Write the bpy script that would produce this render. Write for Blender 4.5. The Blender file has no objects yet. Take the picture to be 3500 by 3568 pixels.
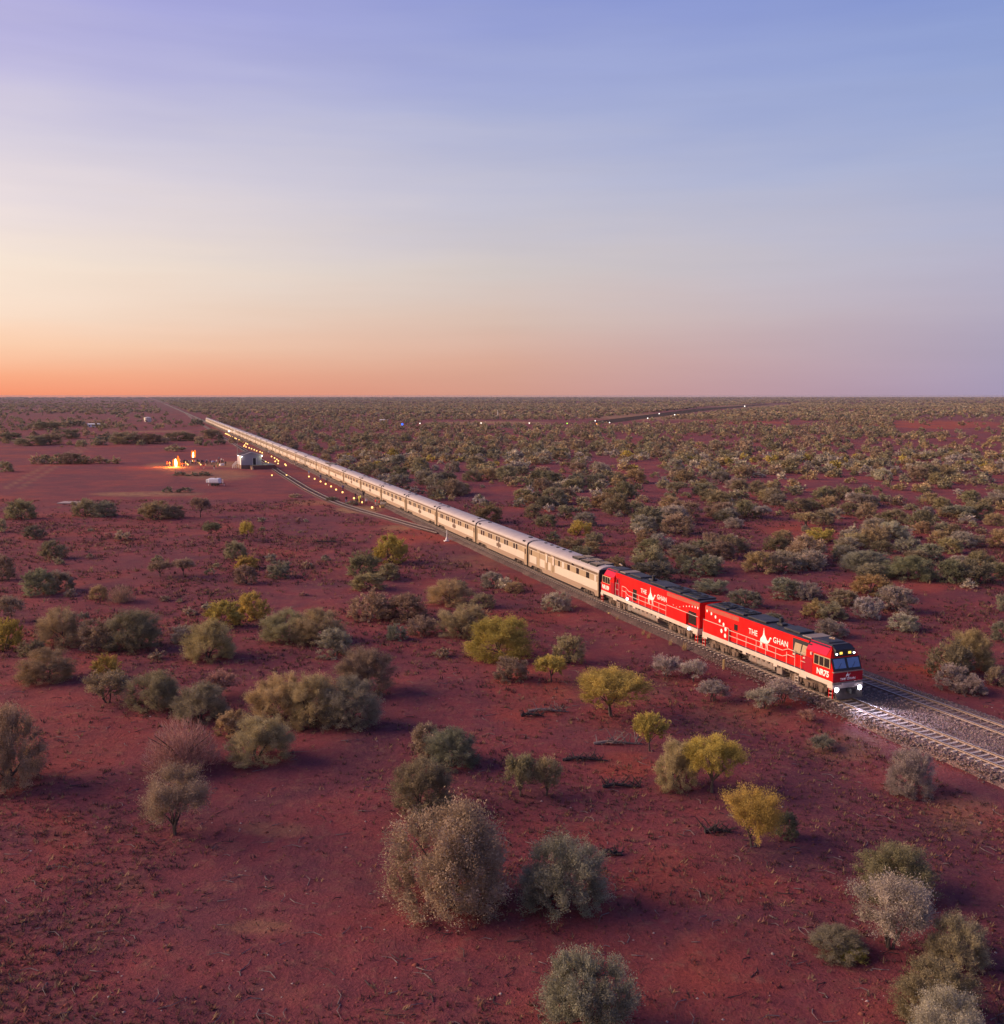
import bpy, bmesh, math, random
import numpy as np
from mathutils import Matrix, Vector

# ------------------------------------------------------------------ camera, world, sun, exposure
SC = bpy.context.scene
COL = SC.collection
PW, PH, F, EYE, CH = 3500.0, 3568.0, 3565.0, 1377.0, 24.6     # photo size, focal (px), eye-level row, camera height (m)
PITCH = math.atan((PH / 2 - EYE) / F)
CP, SP = math.cos(PITCH), math.sin(PITCH)


def srgb(r, g, b):
    f = lambda c: (c / 12.92 if c <= .04045 else ((c + .055) / 1.055) ** 2.4)
    return (f(r / 255.), f(g / 255.), f(b / 255.), 1.0)


cam = bpy.data.cameras.new('camera')
cam.sensor_fit = 'HORIZONTAL'
cam.sensor_width = 36.0
cam.lens = 36.0 * F / PW
cam.clip_start = .5
cam.clip_end = 60000
camo = bpy.data.objects.new('camera', cam)
camo.location = (0, 0, CH)
camo.rotation_euler = (math.pi / 2 - PITCH, 0, 0)
COL.objects.link(camo)
SC.camera = camo
SC.view_settings.view_transform = 'Standard'
SC.view_settings.look = 'None'
SC.view_settings.exposure = 0.7
SC.view_settings.gamma = 1.0
SC.view_settings.use_curve_mapping = False
SC.cycles.max_bounces = 5
SC.cycles.volume_bounces = 0

SUN_AZ, SUN_EL, GLOW_AZ = math.radians(-84), math.radians(16), math.radians(-75)
W = bpy.data.worlds.new('World')
SC.world = W
W.use_nodes = True
nt = W.node_tree
nt.nodes.clear()


def N(tree, kind, **kw):
    n = tree.nodes.new(kind)
    for k, v in kw.items():
        setattr(n, k, v)
    return n


def mth(tree, op, a, b=None, c=None, clamp=False):
    n = N(tree, 'ShaderNodeMath', operation=op, use_clamp=clamp)
    for i, x in enumerate((a, b, c)):
        if x is None:
            continue
        if isinstance(x, (int, float)):
            n.inputs[i].default_value = x
        else:
            tree.links.new(x, n.inputs[i])
    return n.outputs[0]


def ramp(tree, fac, stops, interp='LINEAR'):
    n = N(tree, 'ShaderNodeValToRGB')
    n.color_ramp.interpolation = interp
    el = n.color_ramp.elements
    while len(el) < len(stops):
        el.new(.5)
    for e, (p, c) in zip(el, stops):
        e.position = p
        e.color = c
    if fac is not None:
        tree.links.new(fac, n.inputs[0])
    return n.outputs[0]


def mixc(tree, fac, a, b, blend='MIX'):
    n = N(tree, 'ShaderNodeMix', data_type='RGBA', blend_type=blend)
    for s, x in ((n.inputs[0], fac), (n.inputs[6], a), (n.inputs[7], b)):
        if isinstance(x, (int, float)):
            s.default_value = x
        elif isinstance(x, tuple):
            s.default_value = x
        else:
            tree.links.new(x, s)
    return n.outputs[2]


def world_sky():
    tc = N(nt, 'ShaderNodeTexCoord')
    sep = N(nt, 'ShaderNodeSeparateXYZ')
    nt.links.new(tc.outputs['Generated'], sep.inputs[0])
    x, y, z = sep.outputs
    gx, gy = math.sin(GLOW_AZ), math.cos(GLOW_AZ)
    hl = mth(nt, 'SQRT', mth(nt, 'ADD', mth(nt, 'MULTIPLY', x, x), mth(nt, 'ADD', mth(nt, 'MULTIPLY', y, y), 1e-6)))
    dot = mth(nt, 'DIVIDE', mth(nt, 'ADD', mth(nt, 'MULTIPLY', x, gx), mth(nt, 'MULTIPLY', y, gy)), hl)
    ang = mth(nt, 'ARCCOSINE', dot)
    # soft streaks of thin high cloud, only bending the gradient a little
    nz = N(nt, 'ShaderNodeTexNoise')
    mp = N(nt, 'ShaderNodeMapping')
    mp.inputs['Scale'].default_value = (2.0, 2.0, 14.0)
    nt.links.new(tc.outputs['Generated'], mp.inputs[0])
    nt.links.new(mp.outputs[0], nz.inputs[0])
    nz.inputs['Scale'].default_value = 2.2
    nz.inputs['Detail'].default_value = 3
    wob = mth(nt, 'MULTIPLY', mth(nt, 'SUBTRACT', nz.outputs[0], .5), .06)
    zz = mth(nt, 'MAXIMUM', mth(nt, 'ADD', z, mth(nt, 'MULTIPLY', wob, mth(nt, 'MULTIPLY', z, 6.0, clamp=True))), 0.0)
    t = mth(nt, 'DIVIDE', mth(nt, 'SUBTRACT', ang, math.radians(49)), math.radians(52), clamp=True)
    S = srgb
    L = [(0, S(246, 149, 112)), (.018, S(250, 173, 134)), (.042, S(253, 207, 174)), (.07, S(252, 223, 200)), (.11, S(250, 231, 214)),
         (.16, S(237, 223, 222)), (.22, S(217, 209, 223)), (.285, S(190, 185, 223)), (.34, S(171, 168, 221)), (.5, S(124, 128, 196)), (1, S(78, 92, 160))]
    M = [(0, S(210, 153, 136)), (.03, S(217, 169, 150)), (.075, S(217, 190, 177)), (.12, S(210, 199, 196)), (.18, S(195, 193, 209)),
         (.25, S(170, 177, 214)), (.344, S(144, 155, 212)), (.5, S(106, 120, 191)), (1, S(72, 88, 158))]
    R = [(0, S(166, 152, 180)), (.035, S(172, 161, 184)), (.075, S(180, 172, 192)), (.13, S(179, 179, 203)),
         (.2, S(164, 175, 211)), (.277, S(146, 163, 211)), (.344, S(130, 149, 208)), (.5, S(100, 118, 189)), (1, S(70, 86, 156))]
    cl, cm, cr = ramp(nt, zz, L), ramp(nt, zz, M), ramp(nt, zz, R)
    c = mixc(nt, mth(nt, 'MULTIPLY', t, 2.0, clamp=True), cl, cm)
    c = mixc(nt, mth(nt, 'SUBTRACT', mth(nt, 'MULTIPLY', t, 2.0), 1.0, clamp=True), c, cr)
    n2 = N(nt, 'ShaderNodeTexNoise')
    m2 = N(nt, 'ShaderNodeMapping')
    m2.inputs['Rotation'].default_value = (0, math.radians(14), 0)
    m2.inputs['Scale'].default_value = (1.3, 1.3, 17.0)
    nt.links.new(tc.outputs['Generated'], m2.inputs[0])
    nt.links.new(m2.outputs[0], n2.inputs[0])
    n2.inputs['Scale'].default_value = 2.0
    n2.inputs['Detail'].default_value = 6
    n2.inputs['Roughness'].default_value = .6
    c = mixc(nt, 1.0, c, mth(nt, 'ADD', .94, mth(nt, 'MULTIPLY', n2.outputs[0], .12)), 'MULTIPLY')
    bg = N(nt, 'ShaderNodeBackground')
    nt.links.new(c, bg.inputs[0])
    bg.inputs[1].default_value = 2 ** -0.7      # ramp colours are as seen at the scene's exposure
    out = N(nt, 'ShaderNodeOutputWorld')
    nt.links.new(bg.outputs[0], out.inputs[0])


world_sky()

sun = bpy.data.lights.new('sun', 'SUN')
sun.energy = 4.6
sun.angle = math.radians(55)
sun.color = (1.0, .70, .47)
suno = bpy.data.objects.new('sun', sun)
sdir = Vector((math.sin(SUN_AZ) * math.cos(SUN_EL), math.cos(SUN_AZ) * math.cos(SUN_EL), math.sin(SUN_EL)))
suno.rotation_euler = sdir.to_track_quat('Z', 'Y').to_euler()
suno.location = (-60, 10, 40)
COL.objects.link(suno)

# ------------------------------------------------------------------ photo pixel <-> ground helpers (set-out of the site plan)


def at(px, py, z=0.0):
    a, b = (px - PW / 2) / F, -(py - PH / 2) / F
    d = (a, CP + b * SP, b * CP - SP)
    t = (z - CH) / d[2]
    return Vector((d[0] * t, d[1] * t, z))


def proj_np(x, y, z):
    z = z - CH
    Y = y * CP - z * SP
    Zu = y * SP + z * CP
    Y = np.where(Y > .1, Y, .1)
    return PW / 2 + F * x / Y, PH / 2 - F * Zu / Y


def scale_at(p):
    return F / (p[1] * CP - (p[2] - CH) * SP)


rng = np.random.default_rng(7)


def vnoise(x, y, seed=0):
    """cheap 2-d value noise, -1..1"""
    xi, yi = np.floor(x).astype(np.int64), np.floor(y).astype(np.int64)
    fx, fy = x - xi, y - yi
    fx, fy = fx * fx * (3 - 2 * fx), fy * fy * (3 - 2 * fy)

    def h(i, j):
        n = (i * 374761393 + j * 668265263 + seed * 1442695041) & 0x7fffffff
        n = ((n ^ (n >> 13)) * 1274126177) & 0x7fffffff
        return ((n ^ (n >> 16)) & 0xffff) / 32767.5 - 1
    return (h(xi, yi) * (1 - fx) + h(xi + 1, yi) * fx) * (1 - fy) + (h(xi, yi + 1) * (1 - fx) + h(xi + 1, yi + 1) * fx) * fy


# ------------------------------------------------------------------ track line
TA = np.array([28.6, 76.2])
TD = np.array([-0.32616, 0.94532])
TN = np.array([-0.94532, -0.32616])     # to the left of the train in the picture
RZ = .6                                   # rail top above the plain
_ks = np.array([-120, -12, 0, 10, 20, 35, 60, 100, 200, 1000, 3000, 9000.])
_ko = np.array([-7.0, -.62, .08, .6, .98, 1.25, 1.45, 1.5, 1.32, 1.5, 4.0, 20.])
_fs = np.arange(-110, 9000, 1.0)
_w = np.exp(-.5 * (np.arange(-12, 13) / 5.0) ** 2)
_w /= _w.sum()
_fo = np.convolve(np.pad(np.interp(_fs, _ks, _ko), 12, mode='reflect', reflect_type='odd'), _w, 'valid')
_ls = np.array([96, 104, 115, 125, 137, 149, 164, 183, 207, 267, 298, 396, 494, 610, 837, 1100, 1400, 1500.])
_lo = np.array([1.45, 1.9, 3.6, 5.3, 7.1, 9.2, 11.2, 12.5, 13.0, 12.6, 12.0, 11.5, 11.0, 10.0, 9.3, 7, 2.6, 1.9])
_fl = np.convolve(np.pad(np.interp(_fs, _ls, _lo), 12, mode='edge'), _w, 'valid')


def tpt(s, o=0.0, line='main'):
    b = np.interp(s, _fs, _fl if line == 'siding' else _fo)
    return TA + TD * s + TN * (b + o)


def ttan(s, line='main'):
    a, b = tpt(s - .5, 0, line), tpt(s + .5, 0, line)
    d = b - a
    return d / np.linalg.norm(d)


def track_coords(x, y):
    rx, ry = x - TA[0], y - TA[1]
    s = rx * TD[0] + ry * TD[1]
    o = rx * TN[0] + ry * TN[1]
    return s, o - np.interp(s, _fs, _fo), o - np.interp(s, _fs, _fl)


# ------------------------------------------------------------------ mesh building


class MB:
    def __init__(s):
        s.v, s.f, s.m = [], [], []

    def add(s, vs, fs, mi=0, M=None):
        b = len(s.v)
        if M is not None:
            vs = [tuple(M @ Vector(v)) for v in vs]
        s.v += [tuple(v) for v in vs]
        s.f += [tuple(i + b for i in f) for f in fs]
        s.m += [mi] * len(fs)
        return s

    def box(s, x0, x1, y0, y1, z0, z1, mi=0, M=None):
        v = [(x0, y0, z0), (x1, y0, z0), (x1, y1, z0), (x0, y1, z0), (x0, y0, z1), (x1, y0, z1), (x1, y1, z1), (x0, y1, z1)]
        return s.add(v, [(0, 3, 2, 1), (4, 5, 6, 7), (0, 1, 5, 4), (1, 2, 6, 5), (2, 3, 7, 6), (3, 0, 4, 7)], mi, M)

    def bbox(s, x0, x1, y0, y1, z0, z1, b=.03, mi=0, M=None):
        """box with its long vertical-plane edges chamfered (profile in y-z swept along x, ends inset)"""
        pr = [(y0 + b, z0), (y1 - b, z0), (y1, z0 + b), (y1, z1 - b), (y1 - b, z1), (y0 + b, z1), (y0, z1 - b), (y0, z0 + b)]
        cy, cz = (y0 + y1) / 2, (z0 + z1) / 2
        ins = lambda y, z: (cy + (y - cy) * (1 - b / max(.01, (y1 - y0) / 2)), cz + (z - cz) * (1 - b / max(.01, (z1 - z0) / 2)))
        se = [[(x0, *ins(y, z)) for y, z in pr], [(x0 + b, y, z) for y, z in pr], [(x1 - b, y, z) for y, z in pr], [(x1, *ins(y, z)) for y, z in pr]]
        return s.loft(se, mi=mi, M=M)

    def loft(s, secs, caps=True, mi=0, M=None, close=True):
        n = len(secs[0])
        v = [p for q in secs for p in q]
        f = []
        for k in range(len(secs) - 1):
            for i in range(n if close else n - 1):
                j = (i + 1) % n
                f.append((k * n + i, k * n + j, (k + 1) * n + j, (k + 1) * n + i))
        if caps:
            f.append(tuple(range(n - 1, -1, -1)))
            f.append(tuple((len(secs) - 1) * n + i for i in range(n)))
        return s.add(v, f, mi, M)

    def tube(s, pts, rad, n=6, mi=0, M=None, caps=True):
        pts = [Vector(p) for p in pts]
        if not hasattr(rad, '__len__'):
            rad = [rad] * len(pts)
        secs = []
        for i, p in enumerate(pts):
            d = (pts[min(i + 1, len(pts) - 1)] - pts[max(i - 1, 0)])
            d = d.normalized() if d.length > 1e-9 else Vector((0, 0, 1))
            u = d.cross(Vector((0, 0, 1)) if abs(d.z) < .9 else Vector((1, 0, 0))).normalized()
            w = d.cross(u)
            secs.append([tuple(p + (u * math.cos(a) + w * math.sin(a)) * rad[i]) for a in [2 * math.pi * k / n for k in range(n)]])
        return s.loft(secs, caps, mi, M)

    def cyl(s, c, axis, r, h, n=12, mi=0, M=None, r2=None):
        a = Vector(axis).normalized() * (h / 2)
        c = Vector(c)
        return s.tube([c - a, c + a], [r, r if r2 is None else r2], n, mi, M)

    def poly(s, pts, t, mi=0, M=None):
        """2-d outline (counter-clockwise) in local x-y, thickness t along +z"""
        n = len(pts)
        v = [(x, y, 0) for x, y in pts] + [(x, y, t) for x, y in pts]
        f = [tuple(range(n - 1, -1, -1)), tuple(range(n, 2 * n))] + [(i, (i + 1) % n, n + (i + 1) % n, n + i) for i in range(n)]
        return s.add(v, f, mi, M)

    def sphere(s, c, r, nu=8, nv=6, sc=(1, 1, 1), mi=0):
        secs = []
        for k in range(nv + 1):
            t = math.pi * k / nv
            rr, zz = max(math.sin(t), .02) * r, -math.cos(t) * r
            secs.append([(c[0] + rr * math.cos(2 * math.pi * i / nu) * sc[0], c[1] + rr * math.sin(2 * math.pi * i / nu) * sc[1], c[2] + zz * sc[2]) for i in range(nu)])
        return s.loft(secs, True, mi)

    def mesh(s, name, mats, smooth=False):
        me = bpy.data.meshes.new(name)
        me.from_pydata(s.v, [], s.f)
        for m in (mats if isinstance(mats, (list, tuple)) else [mats]):
            me.materials.append(m)
        if any(s.m):
            me.polygons.foreach_set('material_index', s.m)
        if smooth:
            me.polygons.foreach_set('use_smooth', [True] * len(me.polygons))
        me.update()
        return me

    def build(s, name, mats, parent=None, smooth=False):
        return obj(name, s.mesh(name, mats, smooth), parent)


KIDS = {}


def obj(name, data, parent=None):
    o = bpy.data.objects.new(name, data)
    COL.objects.link(o)
    if parent is not None:
        o.parent = parent
        KIDS.setdefault(parent.name, []).append(o)
    return o


def tag(o, label=None, cat=None, group=None, kind=None):
    if label: o['label'] = label
    if cat: o['category'] = cat
    if group: o['group'] = group
    if kind: o['kind'] = kind
    return o


def thing(name, label, cat, loc=(0, 0, 0), rz=0.0, group=None):
    o = bpy.data.objects.new(name, None)
    o.empty_display_size = .3
    COL.objects.link(o)
    o.location = loc
    o.rotation_euler = (0, 0, rz)
    return tag(o, label, cat, group)


def copy_tree(o, parent=None):
    c = o.copy()
    COL.objects.link(c)
    if parent is not None:
        c.parent = parent
        KIDS.setdefault(parent.name, []).append(c)
    for ch in KIDS.get(o.name, []):
        copy_tree(ch, c)
    return c


def np_mesh(name, V, Fa, mats, attr=None, attr_col=None):
    """V (n,3), Fa (m,3 or 4) -> mesh"""
    me = bpy.data.meshes.new(name)
    k = Fa.shape[1]
    me.vertices.add(len(V))
    me.vertices.foreach_set('co', np.ascontiguousarray(V, dtype=np.float32).ravel())
    me.loops.add(Fa.size)
    me.loops.foreach_set('vertex_index', np.ascontiguousarray(Fa, dtype=np.int32).ravel())
    me.polygons.add(len(Fa))
    me.polygons.foreach_set('loop_start', np.arange(0, Fa.size, k, dtype=np.int32))
    for m in (mats if isinstance(mats, (list, tuple)) else [mats]):
        me.materials.append(m)
    if attr is not None:
        a = me.attributes.new('tint', 'FLOAT', 'FACE')
        a.data.foreach_set('value', np.ascontiguousarray(attr, dtype=np.float32))
    if attr_col is not None:
        a = me.attributes.new('col', 'FLOAT_COLOR', 'FACE')
        c = np.ones((len(Fa), 4), np.float32)
        c[:, :3] = attr_col
        a.data.foreach_set('color', c.ravel())
    me.update(calc_edges=True)
    return me


# ------------------------------------------------------------------ materials


def mat(name, col, rough=.6, metal=0.0, var=.12, scale=3.0, bump=0.0, bscale=30.0, spec=.5, dirt=None, dirt_amt=.0):
    m = bpy.data.materials.new(name)
    m.use_nodes = True
    t = m.node_tree
    b = t.nodes['Principled BSDF']
    tc = N(t, 'ShaderNodeTexCoord')
    nz = N(t, 'ShaderNodeTexNoise')
    nz.inputs['Scale'].default_value = scale
    nz.inputs['Detail'].default_value = 5
    t.links.new(tc.outputs['Object'], nz.inputs[0])
    v = mth(t, 'ADD', mth(t, 'MULTIPLY', nz.outputs[0], 2 * var), 1 - var)
    c4 = (*col[:3], 1)
    c = mixc(t, 1.0, c4, v, 'MULTIPLY')
    if dirt:
        n2 = N(t, 'ShaderNodeTexNoise')
        n2.inputs['Scale'].default_value = scale * .6
        n2.inputs['Detail'].default_value = 8
        n2.inputs['Roughness'].default_value = .7
        t.links.new(tc.outputs['Object'], n2.inputs[0])
        fac = mth(t, 'MULTIPLY', mth(t, 'MULTIPLY', mth(t, 'SUBTRACT', n2.outputs[0], .42), 4.0, clamp=True), dirt_amt)
        c = mixc(t, fac, c, (*dirt[:3], 1))
    t.links.new(c, b.inputs['Base Color'])
    b.inputs['Roughness'].default_value = rough
    b.inputs['Metallic'].default_value = metal
    b.inputs['Specular IOR Level'].default_value = spec
    if bump:
        n3 = N(t, 'ShaderNodeTexNoise')
        n3.inputs['Scale'].default_value = bscale
        n3.inputs['Detail'].default_value = 4
        t.links.new(tc.outputs['Object'], n3.inputs[0])
        bp = N(t, 'ShaderNodeBump')
        bp.inputs['Strength'].default_value = bump
        bp.inputs['Distance'].default_value = .05
        t.links.new(n3.outputs[0], bp.inputs['Height'])
        t.links.new(bp.outputs[0], b.inputs['Normal'])
    return m


def emis(name, col, strength):
    m = bpy.data.materials.new(name)
    m.use_nodes = True
    t = m.node_tree
    t.nodes.clear()
    e = N(t, 'ShaderNodeEmission')
    e.inputs[0].default_value = (*col[:3], 1)
    e.inputs[1].default_value = strength
    o = N(t, 'ShaderNodeOutputMaterial')
    t.links.new(e.outputs[0], o.inputs[0])
    return m


def glass(name, col, rough=.08):
    m = mat(name, col, rough, 0, .25, 1.5, spec=.9)
    return m


dust = (.32, .17, .11)
M = dict(
    red=mat('red_paint', (.70, .003, .004), .6, 0, .10, 1.5, dirt=(.42, .035, .02), dirt_amt=.3, spec=.12),
    rust=mat('dusty_red_eave', (.45, .05, .03), .7, 0, .25, 2.5, dirt=(.30, .12, .06), dirt_amt=.8),
    darkred=mat('door_red_nose_shade', (.36, .004, .018), .4, 0, .06, 2, spec=.3),
    magenta=mat('magenta_red_paint', (.50, .004, .045), .55, 0, .06, 2, spec=.15),
    cream=mat('cream_paint', (.66, .54, .44), .5, 0, .08, 2, dirt=dust, dirt_amt=.25),
    white=mat('white_lettering', (.85, .83, .78), .6, 0, .03, 4),
    roofdark=mat('sooty_roof', (.018, .018, .026), .6, 0, .6, 1.6, dirt=(.075, .07, .075), dirt_amt=.5, bump=.3, bscale=8),
    black=mat('black_paint', (.012, .012, .014), .5, 0, .3, 3),
    under=mat('dusty_underframe', (.10, .068, .05), .8, 0, .45, 2.5, bump=.3, bscale=12),
    bogie=mat('dusty_bogie', (.17, .11, .075), .8, 0, .5, 3, bump=.3, bscale=15),
    wheel=mat('wheel_steel', (.06, .045, .04), .5, .5, .3, 5),
    tank=mat('grey_tank', (.23, .19, .16), .65, 0, .2, 2, dirt=dust, dirt_amt=.5),
    steel=mat('stainless_side', (.60, .52, .43), .5, 0, .05, .8, dirt=(.5, .38, .28), dirt_amt=.18),
    band=mat('champagne_band', (.36, .26, .16), .45, 0, .05, 1, dirt=(.4, .27, .17), dirt_amt=.15),
    letter=mat('letterboard_brown', (.14, .085, .052), .5, 0, .1, 1),
    croof=mat('silver_roof', (.42, .36, .335), .5, 0, .08, 1.2, dirt=(.33, .26, .24), dirt_amt=.35, bump=.08, bscale=6),
    skirt=mat('dusty_skirt', (.30, .215, .15), .6, 0, .1, 1.5, dirt=dust, dirt_amt=.4),
    emblem=mat('emblem_bronze', (.12, .07, .045), .5, 0, .08, 2),
    win=glass('dark_window', (.03, .022, .02)),
    wintan=mat('tan_shutter', (.42, .30, .18), .5, 0, .3, 4),
    blind=mat('pale_blind', (.62, .52, .46), .5, 0, .2, 6),
    wind=glass('windscreen_glass', (.10, .19, .36), .12),
    gang=mat('gangway_black', (.02, .015, .018), .8, 0, .3, 4),
    rail=mat('rail_steel', (.16, .11, .09), .35, .6, .2, 3),
    railhead=mat('polished_rail_head', (.50, .47, .48), .45, .35, .1, 3),
    dsleep=mat('dusty_sleeper', (.25, .175, .145), .9, 0, .25, 4),
    ssleep=mat('siding_sleeper', (.10, .048, .040), .9, 0, .25, 4),
    sleeper=mat('concrete_sleeper', (.47, .37, .31), .85, 0, .25, 4, bump=.2),
    conc=mat('concrete', (.34, .29, .26), .9, 0, .15, 1.5, bump=.2),
    wall=mat('pale_blue_cladding', (.30, .30, .33), .7, 0, .08, 1.5, dirt=(.33, .28, .27), dirt_amt=.3),
    trim=mat('white_trim', (.75, .73, .70), .6, 0, .05, 3),
    roofgrey=mat('grey_roof_sheet', (.15, .11, .105), .6, 0, .15, 2),
    brick=mat('brown_brick_base', (.16, .10, .07), .9, 0, .3, 6),
    wood=mat('weathered_timber', (.26, .16, .11), .85, 0, .25, 6),
    pole=mat('grey_pole', (.36, .26, .21), .8, 0, .2, 4),
    bark=mat('grey_bark', (.075, .055, .045), .95, 0, .4, 9, bump=.4),
    dead=mat('dead_wood', (.17, .13, .125), .95, 0, .3, 9, bump=.4),
    deaddark=mat('charred_dead_wood', (.04, .03, .032), .95, 0, .4, 9, bump=.4),
    bollard=mat('yellow_stake', (.62, .44, .16), .7, 0, .15, 6),
    asphalt=mat('runway_asphalt', (.065, .05, .045), 1.0, 0, .15, .1, spec=0.0),
    straw=mat('straw_grass', (.48, .34, .15), .9, 0, .3, 12),
    lampwhite=emis('white_lamp', (.80, .84, 1.0), 6),
    lampbright=emis('ditch_lamp', (.78, .80, 1.0), 25),
    lampyel=emis('amber_lamp', (1.0, .62, .10), 1.1),
    lantern=emis('lantern_paper', (1.0, .52, .16), 1.9),
    blue=emis('blue_lamp', (.01, .07, 1.0), 4),
    green=emis('green_lamp', (.35, 1.0, .05), 2),
    amber=emis('amber_airfield_lamp', (1.0, .35, .08), 2.2),
    lampw2=emis('distant_white_lamp', (1.0, .85, .75), 2.2),
    flame=emis('flame_core', (1.0, .60, .25), 5),
    flame2=emis('flame_outer', (1.0, .15, .012), 1.3),
)


def leaf_material(name, use_attr_col):
    m = bpy.data.materials.new(name)
    m.use_nodes = True
    t = m.node_tree
    t.nodes.clear()
    out = N(t, 'ShaderNodeOutputMaterial')
    if use_attr_col:
        a = N(t, 'ShaderNodeAttribute', attribute_name='col')
        c = a.outputs['Color']
    else:
        oi = N(t, 'ShaderNodeObjectInfo')
        a = N(t, 'ShaderNodeAttribute', attribute_name='tint')
        c = mixc(t, 1.0, oi.outputs['Color'], mth(t, 'ADD', mth(t, 'MULTIPLY', a.outputs['Fac'], 1.0), .5), 'MULTIPLY')
    d = N(t, 'ShaderNodeBsdfDiffuse')
    t.links.new(c, d.inputs[0])
    tr = N(t, 'ShaderNodeBsdfTranslucent')
    t.links.new(c, tr.inputs[0])
    mx = N(t, 'ShaderNodeMixShader')
    mx.inputs[0].default_value = .22
    t.links.new(d.outputs[0], mx.inputs[1])
    t.links.new(tr.outputs[0], mx.inputs[2])
    t.links.new(mx.outputs[0], out.inputs[0])
    return m


M['leaf'] = leaf_material('bush_foliage', False)
M['leafcol'] = leaf_material('scrub_foliage', True)

# ------------------------------------------------------------------ ground


def ell(px, py, items):
    g = np.zeros_like(px)
    for cx, cy, rx, ry, k in items:
        g = np.maximum(g, k * np.clip(1.6 - 1.6 * ((px - cx) / rx) ** 2 - 1.6 * ((py - cy) / ry) ** 2, 0, 1))
    return g


DRY = [(20 + 7 * k, 1700 - 3.9 * k, 9, 4, .45) for k in range(60)] + [(70 + 6.5 * k, 1700 - 3.9 * k, 8, 4, .4) for k in range(56)] + [(820, 1618, 160, 12, .9), (760, 1655, 150, 22, .55), (600, 1622, 110, 14, .6), (560, 1503, 140, 4, .7), (250, 1467, 140, 5, .6),
       (480, 1722, 190, 9, .75), (600, 1720, 130, 12, .5), (1250, 1776, 95, 15, 1.0), (1080, 1752, 90, 10, .5), (1380, 1840, 60, 12, .7), (1720, 1472, 230, 5, 1.0),
       (1510, 1474, 30, 4, 1.0), (2300, 1452, 330, 14, .9), (2650, 1414, 260, 6, .9), (3150, 1440, 300, 5, .5), (860, 1500, 120, 10, .5), (900, 1580, 60, 20, .3),
       (950, 2890, 160, 30, .35), (900, 3230, 150, 30, .35), (2560, 2500, 200, 60, .2), (470, 3080, 60, 40, .2), (2150, 2400, 300, 60, .15),
       (1650, 1960, 160, 30, .25), (3350, 2840, 160, 90, .3), (2950, 2600, 170, 60, .3)]
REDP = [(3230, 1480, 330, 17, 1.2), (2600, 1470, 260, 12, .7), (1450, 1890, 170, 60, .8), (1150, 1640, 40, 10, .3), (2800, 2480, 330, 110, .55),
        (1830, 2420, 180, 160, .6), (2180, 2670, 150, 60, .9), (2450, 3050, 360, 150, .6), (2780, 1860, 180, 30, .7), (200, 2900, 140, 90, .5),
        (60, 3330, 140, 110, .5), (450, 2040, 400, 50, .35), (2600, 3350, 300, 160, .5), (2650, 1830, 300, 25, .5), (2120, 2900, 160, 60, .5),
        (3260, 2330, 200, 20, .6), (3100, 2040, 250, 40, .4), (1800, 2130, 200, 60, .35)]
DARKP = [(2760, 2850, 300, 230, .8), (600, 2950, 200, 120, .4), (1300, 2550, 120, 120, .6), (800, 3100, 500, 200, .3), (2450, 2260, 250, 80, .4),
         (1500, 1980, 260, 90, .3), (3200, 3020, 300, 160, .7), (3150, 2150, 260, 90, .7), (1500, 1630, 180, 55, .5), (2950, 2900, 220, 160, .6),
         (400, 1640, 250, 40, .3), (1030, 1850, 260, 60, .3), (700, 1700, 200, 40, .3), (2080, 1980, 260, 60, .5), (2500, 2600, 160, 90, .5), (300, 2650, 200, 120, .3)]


def gz(x, y):
    """height of the plain"""
    s, o, ol = track_coords(x, y)
    r = np.hypot(x, y)
    k = np.clip((np.minimum(np.abs(o + 2.5) - 6.5, 30)) / 6.0, 0, 1) * np.clip((np.abs(ol) - 2.5) / 3.0, 0, 1)
    h = .11 * vnoise(x / 5.5, y / 5.5, 3) + .06 * vnoise(x / 1.9, y / 1.9, 5) + .16 * vnoise(x / 17., y / 17., 9)
    h = h * np.clip(1.3 - r / 500., 0, 1)
    # shallow cess beside the bank on the left of the line
    h = h - .45 * np.exp(-((o - 7.5) / 3.0) ** 2) * np.clip((90 - s) / 40., 0, 1) * np.clip((s + 60) / 30., 0, 1)
    return h * k


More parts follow.
